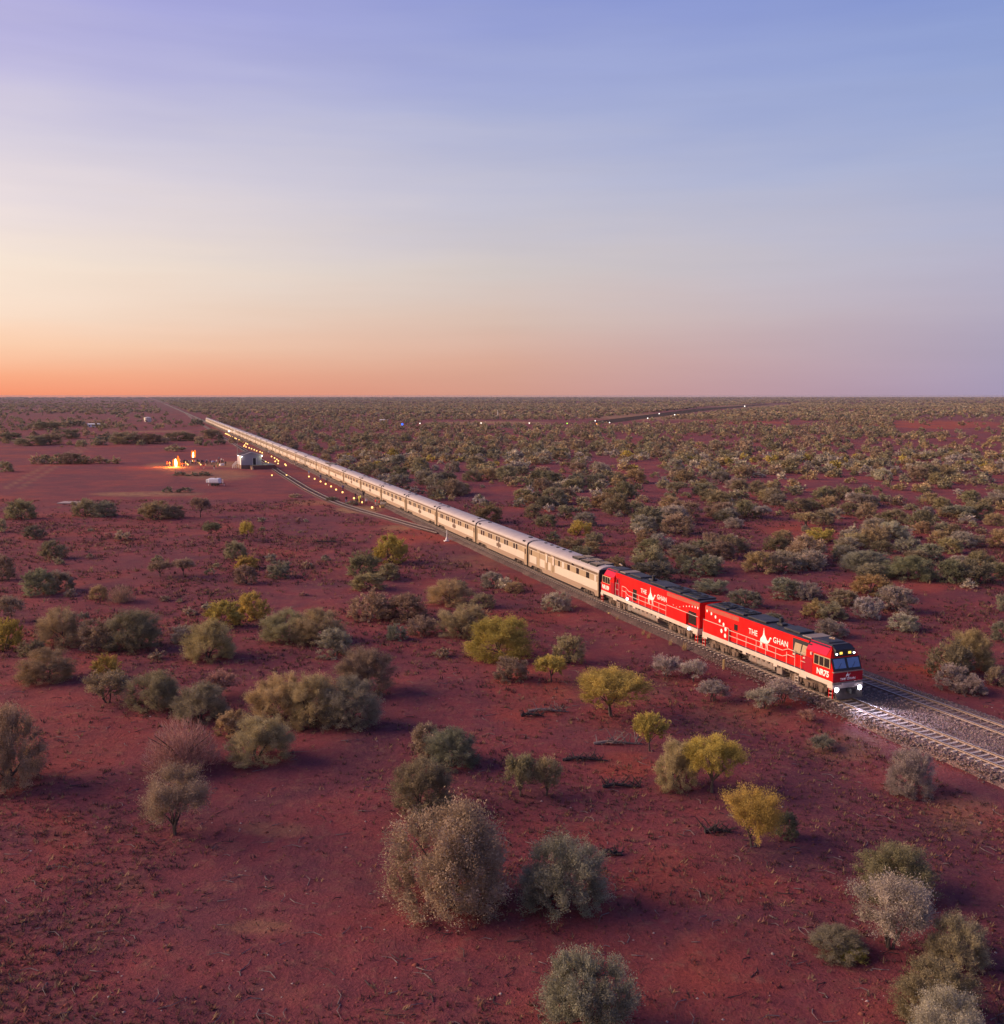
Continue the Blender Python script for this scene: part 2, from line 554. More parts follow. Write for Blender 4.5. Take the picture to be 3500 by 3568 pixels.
def ground():
    fine = np.linspace(-44, 44, 420)
    coarse = np.linspace(44, 316, 84)[1:-1]
    ang = np.radians(np.concatenate([fine, coarse]))
    r = np.concatenate([[.5, 8, 18], np.geomspace(28, 420, 270), np.geomspace(420, 11700, 100)[1:]])
    A, Rr = np.meshgrid(ang, r)
    X, Y = Rr * np.sin(A), Rr * np.cos(A)
    Z = gz(X, Y)
    V = np.stack([X, Y, Z], -1).reshape(-1, 3)
    na, nr = len(ang), len(r)
    i, j = np.meshgrid(np.arange(nr - 1), np.arange(na), indexing='ij')
    j2 = (j + 1) % na
    Fa = np.stack([i * na + j, i * na + j2, (i + 1) * na + j2, (i + 1) * na + j], -1).reshape(-1, 4)[:, ::-1]
    m = bpy.data.materials.new('red_earth')
    m.use_nodes = True
    t = m.node_tree
    b = t.nodes['Principled BSDF']
    g = N(t, 'ShaderNodeNewGeometry')

    def noise(sc, det=5, rough=.55, seed=0.0):
        n = N(t, 'ShaderNodeTexNoise')
        mp = N(t, 'ShaderNodeMapping')
        mp.inputs['Location'].default_value = (seed, seed * .7, 0)
        t.links.new(g.outputs['Position'], mp.inputs[0])
        t.links.new(mp.outputs[0], n.inputs[0])
        n.inputs['Scale'].default_value = sc
        n.inputs['Detail'].default_value = det
        n.inputs['Roughness'].default_value = rough
        return n.outputs[0]

    def at_(name):
        return N(t, 'ShaderNodeAttribute', attribute_name=name).outputs['Fac']
    n1, n2, n3, n4, n5 = noise(.035, 6, .6), noise(.16, 6, .65, 31), noise(1.1, 6, .7, 7), noise(6.0, 5, .75, 3), noise(.006, 5, .6, 50)
    base = ramp(t, n2, [(.25, (.105, .039, .049, 1)), (.45, (.158, .045, .054, 1)), (.6, (.210, .051, .055, 1)), (.78, (.262, .070, .055, 1))])
    red = mth(t, 'ADD', at_('redp'), mth(t, 'MULTIPLY', mth(t, 'SUBTRACT', n1, .51), 4.0))
    c = mixc(t, mth(t, 'MULTIPLY', red, .75, clamp=True), base, (.33, .066, .037, 1))
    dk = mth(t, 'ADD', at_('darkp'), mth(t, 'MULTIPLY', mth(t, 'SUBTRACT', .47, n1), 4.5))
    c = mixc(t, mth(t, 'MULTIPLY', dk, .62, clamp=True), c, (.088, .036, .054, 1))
    # litter and dry grass stems
    lit = mth(t, 'MULTIPLY', mth(t, 'SUBTRACT', n3, .54), 5.0, clamp=True)
    c = mixc(t, mth(t, 'MULTIPLY', lit, .6), c, (.24, .135, .09, 1))
    hole = mth(t, 'MULTIPLY', mth(t, 'SUBTRACT', .40, n3), 6.0, clamp=True)
    c = mixc(t, mth(t, 'MULTIPLY', hole, .75), c, (.06, .025, .026, 1))
    mot = mth(t, 'MULTIPLY', mth(t, 'SUBTRACT', noise(.42, 6, .75, 19), .52), 4.0, clamp=True)
    c = mixc(t, mth(t, 'MULTIPLY', mot, .38), c, (.27, .125, .075, 1))
    dry = mth(t, 'MULTIPLY', at_('dry'), mth(t, 'MULTIPLY', mth(t, 'SUBTRACT', noise(.5, 6, .7, 11), .3), 3.5, clamp=True))
    c = mixc(t, mth(t, 'MULTIPLY', dry, .8, clamp=True), c, (.36, .235, .105, 1))
    # far scrub cover: broken greyish-brown vegetation tone beyond the bushes that are built
    far = mth(t, 'MULTIPLY', at_('far'), mth(t, 'ADD', .45, mth(t, 'MULTIPLY', mth(t, 'SUBTRACT', n5, .4), 2.2)), clamp=True)
    c = mixc(t, mth(t, 'MULTIPLY', far, .8), c, (.095, .060, .050, 1))
    v = mth(t, 'ADD', .36, mth(t, 'MULTIPLY', n4, 1.50))
    c = mixc(t, 1.0, c, v, 'MULTIPLY')
    t.links.new(c, b.inputs['Base Color'])
    b.inputs['Roughness'].default_value = .95
    b.inputs['Specular IOR Level'].default_value = .1
    bp = N(t, 'ShaderNodeBump')
    bp.inputs['Strength'].default_value = .9
    bp.inputs['Distance'].default_value = .30
    hgt = mth(t, 'ADD', n3, mth(t, 'MULTIPLY', n4, .55))
    t.links.new(hgt, bp.inputs['Height'])
    t.links.new(bp.outputs[0], b.inputs['Normal'])
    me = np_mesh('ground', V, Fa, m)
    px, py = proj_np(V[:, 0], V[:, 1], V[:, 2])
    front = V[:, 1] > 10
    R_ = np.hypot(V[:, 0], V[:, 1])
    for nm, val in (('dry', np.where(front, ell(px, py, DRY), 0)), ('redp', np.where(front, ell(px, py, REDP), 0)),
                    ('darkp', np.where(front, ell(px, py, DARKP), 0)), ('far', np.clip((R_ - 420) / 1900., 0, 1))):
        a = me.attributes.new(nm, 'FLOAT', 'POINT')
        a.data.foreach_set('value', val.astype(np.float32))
    me.polygons.foreach_set('use_smooth', np.ones(len(me.polygons), bool))
    o = obj('ground', me)
    tag(o, 'flat red earth plain with dark and straw patches', kind='structure')


ground()

# ------------------------------------------------------------------ track: ballast, rails, sleepers
mb = bpy.data.materials.new('ballast_stone')
mb.use_nodes = True


def ballast_mat(mb, k):
    mb.use_nodes = True
    t = mb.node_tree
    b = t.nodes['Principled BSDF']
    g = N(t, 'ShaderNodeNewGeometry')
    v = N(t, 'ShaderNodeTexVoronoi')
    v.inputs['Scale'].default_value = 9.0
    t.links.new(g.outputs['Position'], v.inputs['Vector'])
    n = N(t, 'ShaderNodeTexNoise')
    n.inputs['Scale'].default_value = .35
    n.inputs['Detail'].default_value = 5
    t.links.new(g.outputs['Position'], n.inputs[0])
    c = ramp(t, n.outputs[0], [(.3, (.13 * k, .07 * k, .06 * k, 1)), (.5, (.20 * k, .12 * k, .10 * k, 1)), (.75, (.29 * k, .185 * k, .145 * k, 1))])
    sep = N(t, 'ShaderNodeSeparateColor')
    t.links.new(v.outputs['Color'], sep.inputs[0])
    c = mixc(t, 1.0, c, mth(t, 'ADD', .45, sep.outputs[0]), 'MULTIPLY')
    t.links.new(c, b.inputs['Base Color'])
    b.inputs['Roughness'].default_value = .9
    bp = N(t, 'ShaderNodeBump')
    bp.inputs['Strength'].default_value = 1.0
    bp.inputs['Distance'].default_value = .08
    t.links.new(v.outputs['Distance'], bp.inputs['Height'])
    t.links.new(bp.outputs[0], b.inputs['Normal'])


ballast_mat(mb, 1.15)  # paler stone: headlight glow is painted into this bed's colour
mb2 = bpy.data.materials.new('dark_ballast_stone')
ballast_mat(mb2, .55)


def strip(prof, s0, s1, step, line='main', base=0.0, wob=0.0):
    """sweep an open profile [(offset,z)..] along the line"""
    ss = np.concatenate([np.arange(s0, min(s1, 320), step), np.arange(max(s0, 320), s1, 25.0), [s1]])
    V = []
    for s in ss:
        for k, (o, z) in enumerate(prof):
            w = wob * float(vnoise(np.array([s / 2.7]), np.array([k * 7.3]), 4)[0]) if k in (0, 1, len(prof) - 2, len(prof) - 1) else 0
            p = tpt(s, base + o + w, line)
            V.append((p[0], p[1], z))
    n = len(prof)
    Fa = np.array([(i * n + k, i * n + k + 1, (i + 1) * n + k + 1, (i + 1) * n + k) for i in range(len(ss) - 1) for k in range(n - 1)])
    return np.array(V), Fa


def sleeper_mesh():
    m = MB()
    se = []
    for x in (-1.25, -1.2, -.75, 0, .75, 1.2, 1.25):
        h = .0 if abs(x) > .6 else -.03
        w = .13 if abs(x) < 1.22 else .11
        se.append([(x, -w, -.12), (x, w, -.12), (x, w - .02, h - .01), (x, w - .03, h), (x, -w + .03, h), (x, -w + .02, h - .01)])
    m.loft(se)
    for g in (-.72, .72):       # rail clips
        m.box(g - .13, g - .08, -.06, .06, -.02, .035, 0)
        m.box(g + .08, g + .13, -.06, .06, -.02, .035, 0)
    return m.mesh('sleeper', M['sleeper'])


SLEEPER = sleeper_mesh()
SLEEPER2 = SLEEPER.copy()
SLEEPER2.materials.clear()
SLEEPER2.materials.append(M['dsleep'])


def rail_mesh(s0, s1, o, line, base, zt):
    prof = [(-.07, zt - .15), (-.07, zt - .135), (-.012, zt - .12), (-.012, zt - .045), (-.035, zt - .035), (-.035, zt), (.035, zt),
            (.035, zt - .035), (.012, zt - .045), (.012, zt - .12), (.07, zt - .135), (.07, zt - .15)]
    V, Fa = strip([(o + a, b) for a, b in prof], s0, s1, 2.0, line, base)
    me = np_mesh('rail', V, Fa, [M['rail'], M['railhead']])
    k = np.zeros(len(Fa), np.int32)
    k[5::11] = 1
    me.polygons.foreach_set('material_index', k)
    return me


def track(label, s0, s1, line, base, nsingle, spacing=.67, zt=RZ, sm=None, smesh=None):
    t = thing('railway_track', None, None)
    tag(t, label, kind='structure')
    for o in (-.753, .753):
        obj('rail', rail_mesh(s0, s1, o, line, base, zt), t)
    ss = np.arange(s0 + .3, s1, spacing)
    for s in ss[:nsingle]:
        p, d = tpt(s, base, line), ttan(s, line)
        o = obj('sleeper', smesh or SLEEPER, t)
        o.location = (p[0], p[1], zt - .152)
        o.rotation_euler = (0, 0, math.atan2(d[1], d[0]) + math.pi / 2 + random.uniform(-.015, .015))
    rest = ss[nsingle:]
    if len(rest):
        rest = rest[:900] if line == 'main' else rest[:500]
        m = MB()
        for s in rest:
            p, d = tpt(s, base, line), ttan(s, line)
            X = Matrix.Translation((p[0], p[1], zt - .152)) @ Matrix.Rotation(math.atan2(d[1], d[0]) + math.pi / 2, 4, 'Z')
            m.box(-1.25, 1.25, -.12, .12, -.1, 0, 0, X)
        tag(m.build('sleepers', sm or M['sleeper'], t), kind='stuff')
    return t


random.seed(3)
RB = [(-1.3, .385), (-2.1, .38), (-3.2, .33), (-4.2, .385), (-6.8, .385), (-7.3, .40), (-8.5, .05), (-9.3, -.12)]
V, Fa = strip([(2.7, -.12), (2.35, .05), (1.6, .38), (1.3, .385)] + RB, -60, 0, 1.0, wob=.35)
V1, Fa1 = strip([(2.2, -.12), (2.0, .05), (1.5, .38), (1.3, .385)] + RB, 0, 70, 1.0, wob=.35)
V2, Fa2 = strip([(2.2, -.12), (2.0, .05), (1.5, .38), (1.3, .385), (-1.3, .385), (-1.75, .38), (-2.9, .05), (-3.6, -.12)], 70, 8500, 4.0, wob=.3)
V3, Fa3 = strip([(1.5, -.05), (1.3, .1), (1.1, .14), (-1.1, .14), (-1.3, .1), (-1.5, -.05)], 118, 1420, 4.0, 'siding', wob=.3)
for vv, ff, lb in ((V, Fa, 'wide gravel bed under the two tracks, headlight glow painted into its grey-pink'), (V1, Fa1, 'brown gravel bank under the red locomotives'), (V2, Fa2, 'long gravel bank under the silver carriages running to the horizon'),
                   (V3, Fa3, 'thin earthy bed of the siding curving away left of the train')):
    tag(obj('track_bed', np_mesh('track_bed', vv, ff, mb if 'wide' in lb else mb2 if 'bank' in lb else mat('earthy_ballast', (.115, .045, .040), .95, 0, .3, .4))), lb, kind='structure')
track('main railway line with pale sleepers under the train', -52, 8400, 'main', 0, 300)
track('second railway track on the far side of the red locomotives', -52, 66, 'main', -5.5, 300, smesh=SLEEPER2)
track('siding track curving off to the left of the carriages', 112, 1430, 'siding', 0, 0, zt=.32, sm=M['ssleep'])


def stones():
    n = 9000
    s = rng.uniform(-14, 20, n)
    o = np.where(rng.uniform(0, 1, n) < .12, 1.9 + rng.exponential(.45, n), rng.uniform(-8.9, 2.0, n))
    keep = np.minimum(np.abs(o), np.abs(o + 5.5)) > .2
    keep &= np.abs(np.abs(o) - .75) > .12
    keep &= np.abs(np.abs(o + 5.5) - .75) > .12
    s, o = s[keep], o[keep]
    n = len(s)
    zt = np.interp(o, [-9.3, -8.5, -7.3, -6.8, -4.2, -3.2, -2.1, -1.3, 1.3, 1.75, 2.9, 3.6], [-.12, .05, .40, .385, .385, .33, .38, .385, .385, .40, .05, -.12])
    P = np.array([tpt(a, b) for a, b in zip(s, o)])
    oc = np.array([(1, 0, 0), (0, 1, 0), (-1, 0, 0), (0, -1, 0), (0, 0, 1), (0, 0, -1)], float)
    fc = np.array([(0, 1, 4), (1, 2, 4), (2, 3, 4), (3, 0, 4), (1, 0, 5), (2, 1, 5), (3, 2, 5), (0, 3, 5)])
    sz = rng.uniform(.05, .13, n)
    V = oc[None] * sz[:, None, None] * rng.uniform(.55, 1.2, (n, 6, 1))
    a = rng.uniform(0, 6.28, n)
    x = V[..., 0] * np.cos(a)[:, None] - V[..., 1] * np.sin(a)[:, None]
    y = V[..., 0] * np.sin(a)[:, None] + V[..., 1] * np.cos(a)[:, None]
    V = np.stack([x + P[:, 0, None], y + P[:, 1, None], V[..., 2] * .7 + zt[:, None]], -1)
    Fa = (fc[None] + (np.arange(n) * 6)[:, None, None]).reshape(-1, 3)
    colr = np.array([.27, .19, .165]) * rng.uniform(.5, 1.5, (n, 1)) * rng.uniform(.9, 1.1, (n, 3))
    tag(obj('ballast_stones', np_mesh('ballast_stones', V.reshape(-1, 3), Fa, M['leafcol'], attr_col=np.repeat(colr, 8, 0))),
        'loose grey and pink ballast stones lying between the two tracks', kind='stuff')


stones()

# ------------------------------------------------------------------ lettering and emblem


def text_obj(name, s, size, M4, material, parent, bold=0.0, space=1.0, ext=.004):
    cu = bpy.data.curves.new(name, 'FONT')
    cu.body = s
    cu.size = size
    cu.align_x = 'CENTER'
    cu.align_y = 'CENTER'
    cu.extrude = ext
    cu.offset = bold
    cu.space_character = space
    cu.resolution_u = 3
    o = bpy.data.objects.new(name, cu)
    COL.objects.link(o)
    dg = bpy.context.evaluated_depsgraph_get()
    me = bpy.data.meshes.new_from_object(o.evaluated_get(dg))
    bpy.data.objects.remove(o)
    bpy.data.curves.remove(cu)
    me.materials.clear()
    me.materials.append(material)
    me.transform(M4)
    return obj(name, me, parent)


CAMEL = [(.02, .02), (.07, .02), (.13, .30), (.14, .40), (.17, .28), (.23, .02), (.28, .02), (.22, .30), (.24, .46), (.35, .43), (.50, .43), (.52, .25),
         (.52, .10), (.54, .0), (.60, .0), (.58, .08), (.57, .25), (.56, .42), (.59, .42), (.62, .25), (.66, .08), (.70, .0), (.76, .0),
         (.72, .08), (.68, .25), (.66, .42), (.68, .50), (.76, .55), (.83, .64), (.87, .76), (.90, .86), (.96, .87), (1.0, .90), (.97, .95),
         (.90, .98), (.84, .93), (.80, .84), (.76, .74), (.70, .68), (.62, .70), (.56, .80), (.50, .90), (.41, 1.02), (.39, 1.15), (.375, 1.28), (.36, 1.30), (.365, 1.40),
         (.345, 1.45), (.325, 1.40), (.33, 1.30), (.31, 1.18), (.29, 1.02), (.25, .92), (.17, .80), (.10, .72), (.05, .58), (.06, .42), (.085, .30)]


def frame(o, xa, ya):
    """matrix with origin o, local x -> xa, local y -> ya"""
    x, y = Vector(xa).normalized(), Vector(ya).normalized()
    z = x.cross(y)
    return Matrix(((x.x, y.x, z.x, o[0]), (x.y, y.y, z.y, o[1]), (x.z, y.z, z.z, o[2]), (0, 0, 0, 1)))


def camel(name, parent, M4, w, h, material):
    pts = [((x - .5) * w, (y - .72) * h / 1.45) for x, y in CAMEL]
    m = MB()
    m.poly(pts, .006, 0, M4)
    return m.build(name, material, parent)


def disc_pts(r, n=16, sx=1.0):
    return [(r * sx * math.cos(2 * math.pi * k / n), r * math.sin(2 * math.pi * k / n)) for k in range(n)]


# ------------------------------------------------------------------ locomotives


def wheel_mesh(r):
    m = MB()
    m.cyl((0, 0, 0), (0, 1, 0), r, .1, 20)
    m.cyl((0, .06, 0), (0, 1, 0), r + .03, .025, 20)
    m.cyl((0, -.07, 0), (0, 1, 0), r * .3, .08, 12)
    return m.mesh('wheel', M['wheel'], False)


LWHEEL, CWHEEL = wheel_mesh(.5), wheel_mesh(.46)


def loco(label, number, L, lay, lights):
    root = thing('locomotive', label, 'locomotive', group='red diesel locomotives of the train')
    X = lambda t: L / 2 - t
    # --- sill and walkway
    m = MB()
    m.bbox(X(L) + .02, X(.12), -1.47, 1.47, 1.17, 1.56, .03)
    for t0, t1 in ((.05, .7), (3.3, 4.2), (L - .9, L - .05), (L * .38, L * .38 + .5), (L * .62, L * .62 + .5)):
        m.box(X(t1), X(t0), -1.485, 1.485, 1.0, 1.30)
    m.build('sill', M['cream'], root)
    m = MB()
    m.box(X(L) + .05, X(3.2), -1.44, 1.44, 1.563, 1.60)
    m.build('walkway', mat('walkway_%s' % number, (.05, .04, .07), .8), root)  # dark purple puts the walkway's shadow into its colour
    m = MB()
    m.box(X(L) + .4, X(.5), -1.1, 1.1, .78, 1.165)
    for k in range(14):
        t = 5.6 + k * (L - 9.5) / 13
        m.box(X(t + .12), X(t - .12), -1.42, 1.42, .98, 1.16)
    m.build('underframe', M['under'], root)
    # --- hood
    hw, ze = 1.24, 4.06
    m = MB()
    se = []
    for x in (X(L) + .12, X(3.4)):
        se.append([(x, -hw, 1.60), (x, hw, 1.60), (x, hw, ze), (x, hw - .06, ze + .05), (x, -hw + .06, ze + .05), (x, -hw, ze)])
    m.loft(se)
    m.build('hood', M['red'], root)
    # access doors: shallow proud panels along both sides
    for sg in (-1, 1):
        t = lay['doors'][0]
        while t + 1.2 < lay['doors'][1]:
            m = MB()
            y0, y1 = sorted((sg * hw, sg * (hw + .012)))
            m.box(X(t + 1.12), X(t), y0, y1, 1.72, 3.05)
            m.build('access_door', M['red'], root)
            t += 1.2
    # roof
    m = MB()
    x0, x1 = X(L) + .15, X(1.0)
    prof = [(-1.2, ze + .035), (1.2, ze + .035), (1.05, ze + .10), (.6, ze + .17), (-.6, ze + .17), (-1.05, ze + .10)]
    m.loft([[(x, y, z) for y, z in prof] for x in (x0, x1)])
    m.build('roof', M['roofdark'], root)
    rr = random.Random(int(''.join(c for c in number if c.isdigit())))
    for k, (a, b_, h, w) in enumerate(((1.5, 3.0, .34, .8), (3.4, 4.6, .28, 1.0), (5.2, 7.4, .42, .75), (8.2, 9.0, .5, .3), (9.6, 12.4, .36, .95), (12.9, 15.2, .40, 1.0), (15.6, 18.2, .36, 1.05))):
        f = L / 18.9
        m = MB()
        m.bbox(X(b_ * f), X(a * f), -w, w, ze + .165, ze + .165 + h * .40, .04)
        hb = m.build('roof_hatch', M['roofdark'] if k != 1 else M['tank'], root)
    for t in (L * .70, L * .77, L * .86, L * .92):
        m = MB()
        m.cyl((X(t), 0, ze + .32), (0, 0, 1), .62, .12, 20)
        m.cyl((X(t), 0, ze + .40), (0, 0, 1), .2, .06, 10)
        for k in range(6):
            a = k * math.pi / 6
            m.tube([(X(t) + .6 * math.cos(a), .6 * math.sin(a), ze + .40), (X(t) - .6 * math.cos(a), -.6 * math.sin(a), ze + .40)], .015, 4)
        m.build('roof_fan', M['black'], root)
    m = MB()
    m.tube([(X(L * .47), .1, ze + .2), (X(L * .47), .1, ze + .75)], [.16, .18], 10)
    m.build('exhaust_stack', M['black'], root)
    for k in range(2):
        m = MB()
        m.tube([(X(1.9 + k * .25), -.25, ze + .5), (X(1.4 + k * .25), -.25, ze + .62)], [.04, .11], 8)
        m.build('air_horn', M['tank'], root)
    for sg in (-1, 1):
        m = MB()
        m.box(X(L) + .13, X(L * .70), *sorted((sg * (hw + .001), sg * (hw + .012))), 3.66, 4.05)
        m.build('eave_panel', M['rust'], root)
    # rear full-width panels
    tp = lay['panel']
    for sg in (-1, 1):
        y0, y1 = sorted((sg * 1.25, sg * 1.46))
        m = MB()
        m.bbox(X(tp[1]), X(tp[0]), y0, y1, 1.58, 2.72, .02)
        m.build('side_panel', M['red'], root)
        m = MB()
        for (a, b_, z0, z1) in lay['dark']:
            yy = sorted((sg * (hw + .003), sg * (hw + .02)))
            mm = MB()
            mm.box(X(b_), X(a), yy[0], yy[1], z0, z1)
            mm.build('louvre', M['win'], root)
        # slanted radiator windows on the leading locomotive
        for (a, b_) in lay['slant']:
            mm = MB()
            yy = sg * (hw + .02)
            pts = [(X(a), 2.75), (X(a) - .0, 2.78), (X(b_), 2.78), (X(b_) + .22, 3.62), (X(a) + .22, 3.62)][1:]
            v = [(p, yy, z) for p, z in pts] + [(p, sg * (hw - .05), z) for p, z in pts]
            mm.add(v, [(0, 1, 2, 3), (7, 6, 5, 4), (0, 4, 5, 1), (1, 5, 6, 2), (2, 6, 7, 3), (3, 7, 4, 0)])
            mm.build('slanted_window', M['wintan'], root)
        if lay['slant']:
            a, b_ = lay['slant'][0][0], lay['slant'][-1][1]
            mm = MB()
            yy = sorted((sg * (hw + .002), sg * (hw + .012)))
            mm.box(X(b_) - .1, X(a) + .5, yy[0], yy[1], 2.66, 3.95)
            mm.build('recess', M['gang'], root)
            for tt in (a + .3, b_ - .2):
                mm = MB()
                mm.box(X(tt) - .12, X(tt) + .12, *sorted((sg * (hw + .02), sg * (hw + .14))), 2.56, 2.68)
                mm.build('step_light', M['cream'], root)
        # lettering, emblem, dots
        xd = (1, 0, 0) if sg < 0 else (-1, 0, 0)
        y = sg * (hw + .014)
        for txt, t, sp in lay['text']:
            text_obj('lettering', txt, .70, frame((X(t), y, 3.14), xd, (0, 0, 1)), M['white'], root, .006, 1.06)
        camel('camel_emblem', root, frame((X(lay['camel']), y, 2.93), xd, (0, 0, 1)), 1.72, 1.92, M['white'])
        for (t, z, r, out) in lay['dots']:
            mm = MB()
            mm.poly(disc_pts(r, 16, .85), .006, 0, frame((X(t), sg * (1.462 if out else hw + .014), z), xd, (0, 0, 1)))
            mm.build('white_dot', M['white'], root)
        # handrails
        m = MB()
        y = sg * 1.42
        hp = lay['posts']
        zt = lambda t: 2.62 if t > hp[1] - .1 else 2.9
        for t in hp:
            m.tube([(X(t), y, 1.56), (X(t), y, zt(t))], .031, 5)
        for dz in (0, -.5):
            m.tube([(X(hp[0]), y, zt(hp[0]) + dz), (X(hp[1] - .15), y, zt(hp[0]) + dz), (X(hp[1] + .55), y, 2.62 + dz), (X(hp[-1]), y, 2.62 + dz)], .031, 5)
        if tp[0] < tp[1]:
            m.tube([(X(hp[-1]), y, 2.62), (X(hp[-1] + .1), y, 2.76), (X(L - .1), y, 2.76), (X(L - .1), y, 1.56)], .031, 5)
        m.build('handrail', M['cream'], root)
        m = MB()
        a, b_ = lay['gate']
        m.tube([(X(a), y, 1.57), (X(a), y, 3.0), (X(b_), y, 3.0), (X(b_), y, 1.57)], .03, 5)
        m.tube([(X(a), y, 2.3), (X(b_), y, 2.3)], .025, 5)
        m.build('gate', M['cream'], root)
        # door of the engine room by the cab
        m = MB()
        m.box(X(lay['gate'][1]), X(lay['gate'][0]) + .3, *sorted((sg * (hw + .002), sg * (hw + .016))), 1.62, 3.6)
        m.build('side_door', M['darkred'], root)
        m = MB()
        m.box(X(lay['gate'][0] + .35), X(lay['gate'][0] + .05), *sorted((sg * (hw + .018), sg * (hw + .03))), 2.9, 3.4)
        m.build('door_window', M['win'], root)
        # steps with red stiles, front and rear
        for t0, nm in ((.12, 'steps'), (L - .5, 'steps')):
            m = MB()
            for t in (t0, t0 + .42):
                m.box(X(t) - .035, X(t) + .035, *sorted((sg * 1.36, sg * 1.44)), .22, 1.16, 0)
            for k in range(3):
                m.box(X(t0 + .40), X(t0 + .02), *sorted((sg * 1.2, sg * 1.455)), .28 + k * .3, .32 + k * .3, 1)
            m.build(nm, [M['red'], M['cream']], root)
        # ladder midway
        m = MB()
        t0 = 4.4
        for t in (t0, t0 + .4):
            m.box(X(t) - .025, X(t) + .025, *sorted((sg * 1.38, sg * 1.43)), .3, 1.0)
        for k in range(3):
            m.box(X(t0 + .38), X(t0 + .02), *sorted((sg * 1.36, sg * 1.44)), .32 + k * .25, .36 + k * .25)
        m.build('ladder', M['cream'], root)
    # --- cab
    m = MB()
    se = []
    for t, bw, zb, cw, zc in ((.10, 1.43, 2.34, 1.30, 2.36), (.52, 1.40, 3.34, 1.12, 3.38), (.85, 1.46, 3.46, 1.0, 4.12), (1.25, 1.46, 3.46, .98, 4.2), (3.45, 1.46, 3.46, .98, 4.2)):
        se.append([(X(t), -1.46 if t > .3 else -1.43, 1.57), (X(t), -bw, zb), (X(t), -cw, zc), (X(t), cw, zc), (X(t), bw, zb), (X(t), 1.46 if t > .3 else 1.43, 1.57)])
    m.loft(se)
    cab = m.build('cab', M['red'], root)
    m = MB()
    m.loft([[(X(t), y, z) for y, z in ((-.95, 4.19), (.95, 4.19), (.8, 4.30), (-.8, 4.30))] for t in (1.0, 3.5)])
    m.build('cab_roof', M['roofdark'], cab)
    # chamfer panels with lettering
    for sg in (-1, 1):
        m = MB()
        p0, p1 = Vector((X(.9), sg * 1.47, 3.48)), Vector((X(.9), sg * .99, 4.2))
        n = Vector((0, (p1 - p0).z * sg, -(p1 - p0).y * sg)).normalized() * .012
        v = [p0 + n, p0 + n - Vector((2.5, 0, 0)), p1 + n - Vector((2.5, 0, 0)), p1 + n]
        w = [q - n * 2 for q in v]
        m.add(v + w, [(0, 1, 2, 3), (7, 6, 5, 4), (0, 4, 5, 1), (1, 5, 6, 2), (2, 6, 7, 3), (3, 7, 4, 0)])
        m.build('roof_side_panel', M['magenta'], cab)
        c = (p0 + p1) / 2 + n * 1.2 - Vector((1.25, 0, .02))
        pk = mat('pink_letter_%s%d' % (number, sg), (.85, .62, .68), .6)
        for wd_, dx in (('JOURNEY', -.60), ('BEYOND', .66)):
            text_obj('lettering', wd_, .29, frame(c + Vector((dx * (1 if sg < 0 else -1), 0, 0)), (1, 0, 0) if sg < 0 else (-1, 0, 0), (p1 - p0)), pk, cab, .0, 1.0)
        m = MB()
        y = sg * 1.462
        m.box(X(2.45), X(.45), *sorted((y, sg * 1.474)), 2.52, 3.36)
        m.build('window_surround', M['wintan'], cab)
        for a, b_ in ((.55, 1.15), (1.25, 1.75), (1.85, 2.38)):
            m = MB()
            m.box(X(b_), X(a), *sorted((sg * 1.474, sg * 1.486)), 2.58, 3.28)
            m.build('cab_window', M['win'], cab)
        text_obj('number', number, .66, frame((X(1.3), sg * 1.474, 2.02), (1, 0, 0) if sg < 0 else (-1, 0, 0), (0, 0, 1)), M['white'], cab, .022, .95)
        m = MB()
        m.box(X(3.5), X(2.6), *sorted((sg * 1.462, sg * 1.478)), 1.58, 2.9)
        m.build('cab_door', M['darkred'], cab)
        m = MB()
        m.box(X(2.75), X(2.6), *sorted((sg * 1.46, sg * 1.6)), 3.18, 3.4)
        m.build('mirror', M['cream'], cab)
    # front: nose plate in darker red that paints its shade, black band, windscreens, lamps
    m = MB()
    m.bbox(X(.17), X(.06), -1.45, 1.45, 1.50, 2.30, .03)
    nose = m.build('nose_panel', M['darkred'], cab)
    camel('camel_emblem', cab, frame((X(.055), .0, 2.06), (0, 1, 0), (0, 0, 1)), .46, .48, M['white'])
    for wd_, dy in (('THE', -.50), ('GHAN', .30)):
        text_obj('lettering', wd_, .265, frame((X(.055), dy, 1.72), (0, 1, 0), (0, 0, 1)), M['white'], cab, .006, 1.15)
    m = MB()
    m.box(X(.2), X(-.05), -1.46, 1.46, 2.305, 2.37)
    m.build('nose_ledge', M['tank'], cab)
    P0, P1 = Vector((X(.095), 0, 2.38)), Vector((X(.52), 0, 3.38))
    up = (P1 - P0).normalized()
    nrm = Vector((up.z, 0, -up.x))

    def fpl(name, y0, y1, a, b_, off, th, material, par):
        mm = MB()
        FM = Matrix(((0, up.x, nrm.x, P0.x), (1, up.y, nrm.y, P0.y), (0, up.z, nrm.z, P0.z), (0, 0, 0, 1)))
        mm.box(y0, y1, a, b_, off, off + th, 0, FM)
        return mm.build(name, material, par)
    fpl('windscreen_surround', -1.36, 1.36, .0, 1.06, .0, .02, M['black'], cab)
    for a, b_ in ((-1.22, -.12), (.12, 1.22)):
        fpl('windscreen', a, b_, .20, .96, .022, .012, M['wind'], cab)
        w = MB()
        FM = Matrix(((0, up.x, nrm.x, P0.x), (1, up.y, nrm.y, P0.y), (0, up.z, nrm.z, P0.z), (0, 0, 0, 1)))
        w.tube([(a + .25, .12, .05), (a + .7, .62, .05)], .014, 4, 0, FM)
        w.build('wiper', M['black'], cab)
    # headlight brow
    m = MB()
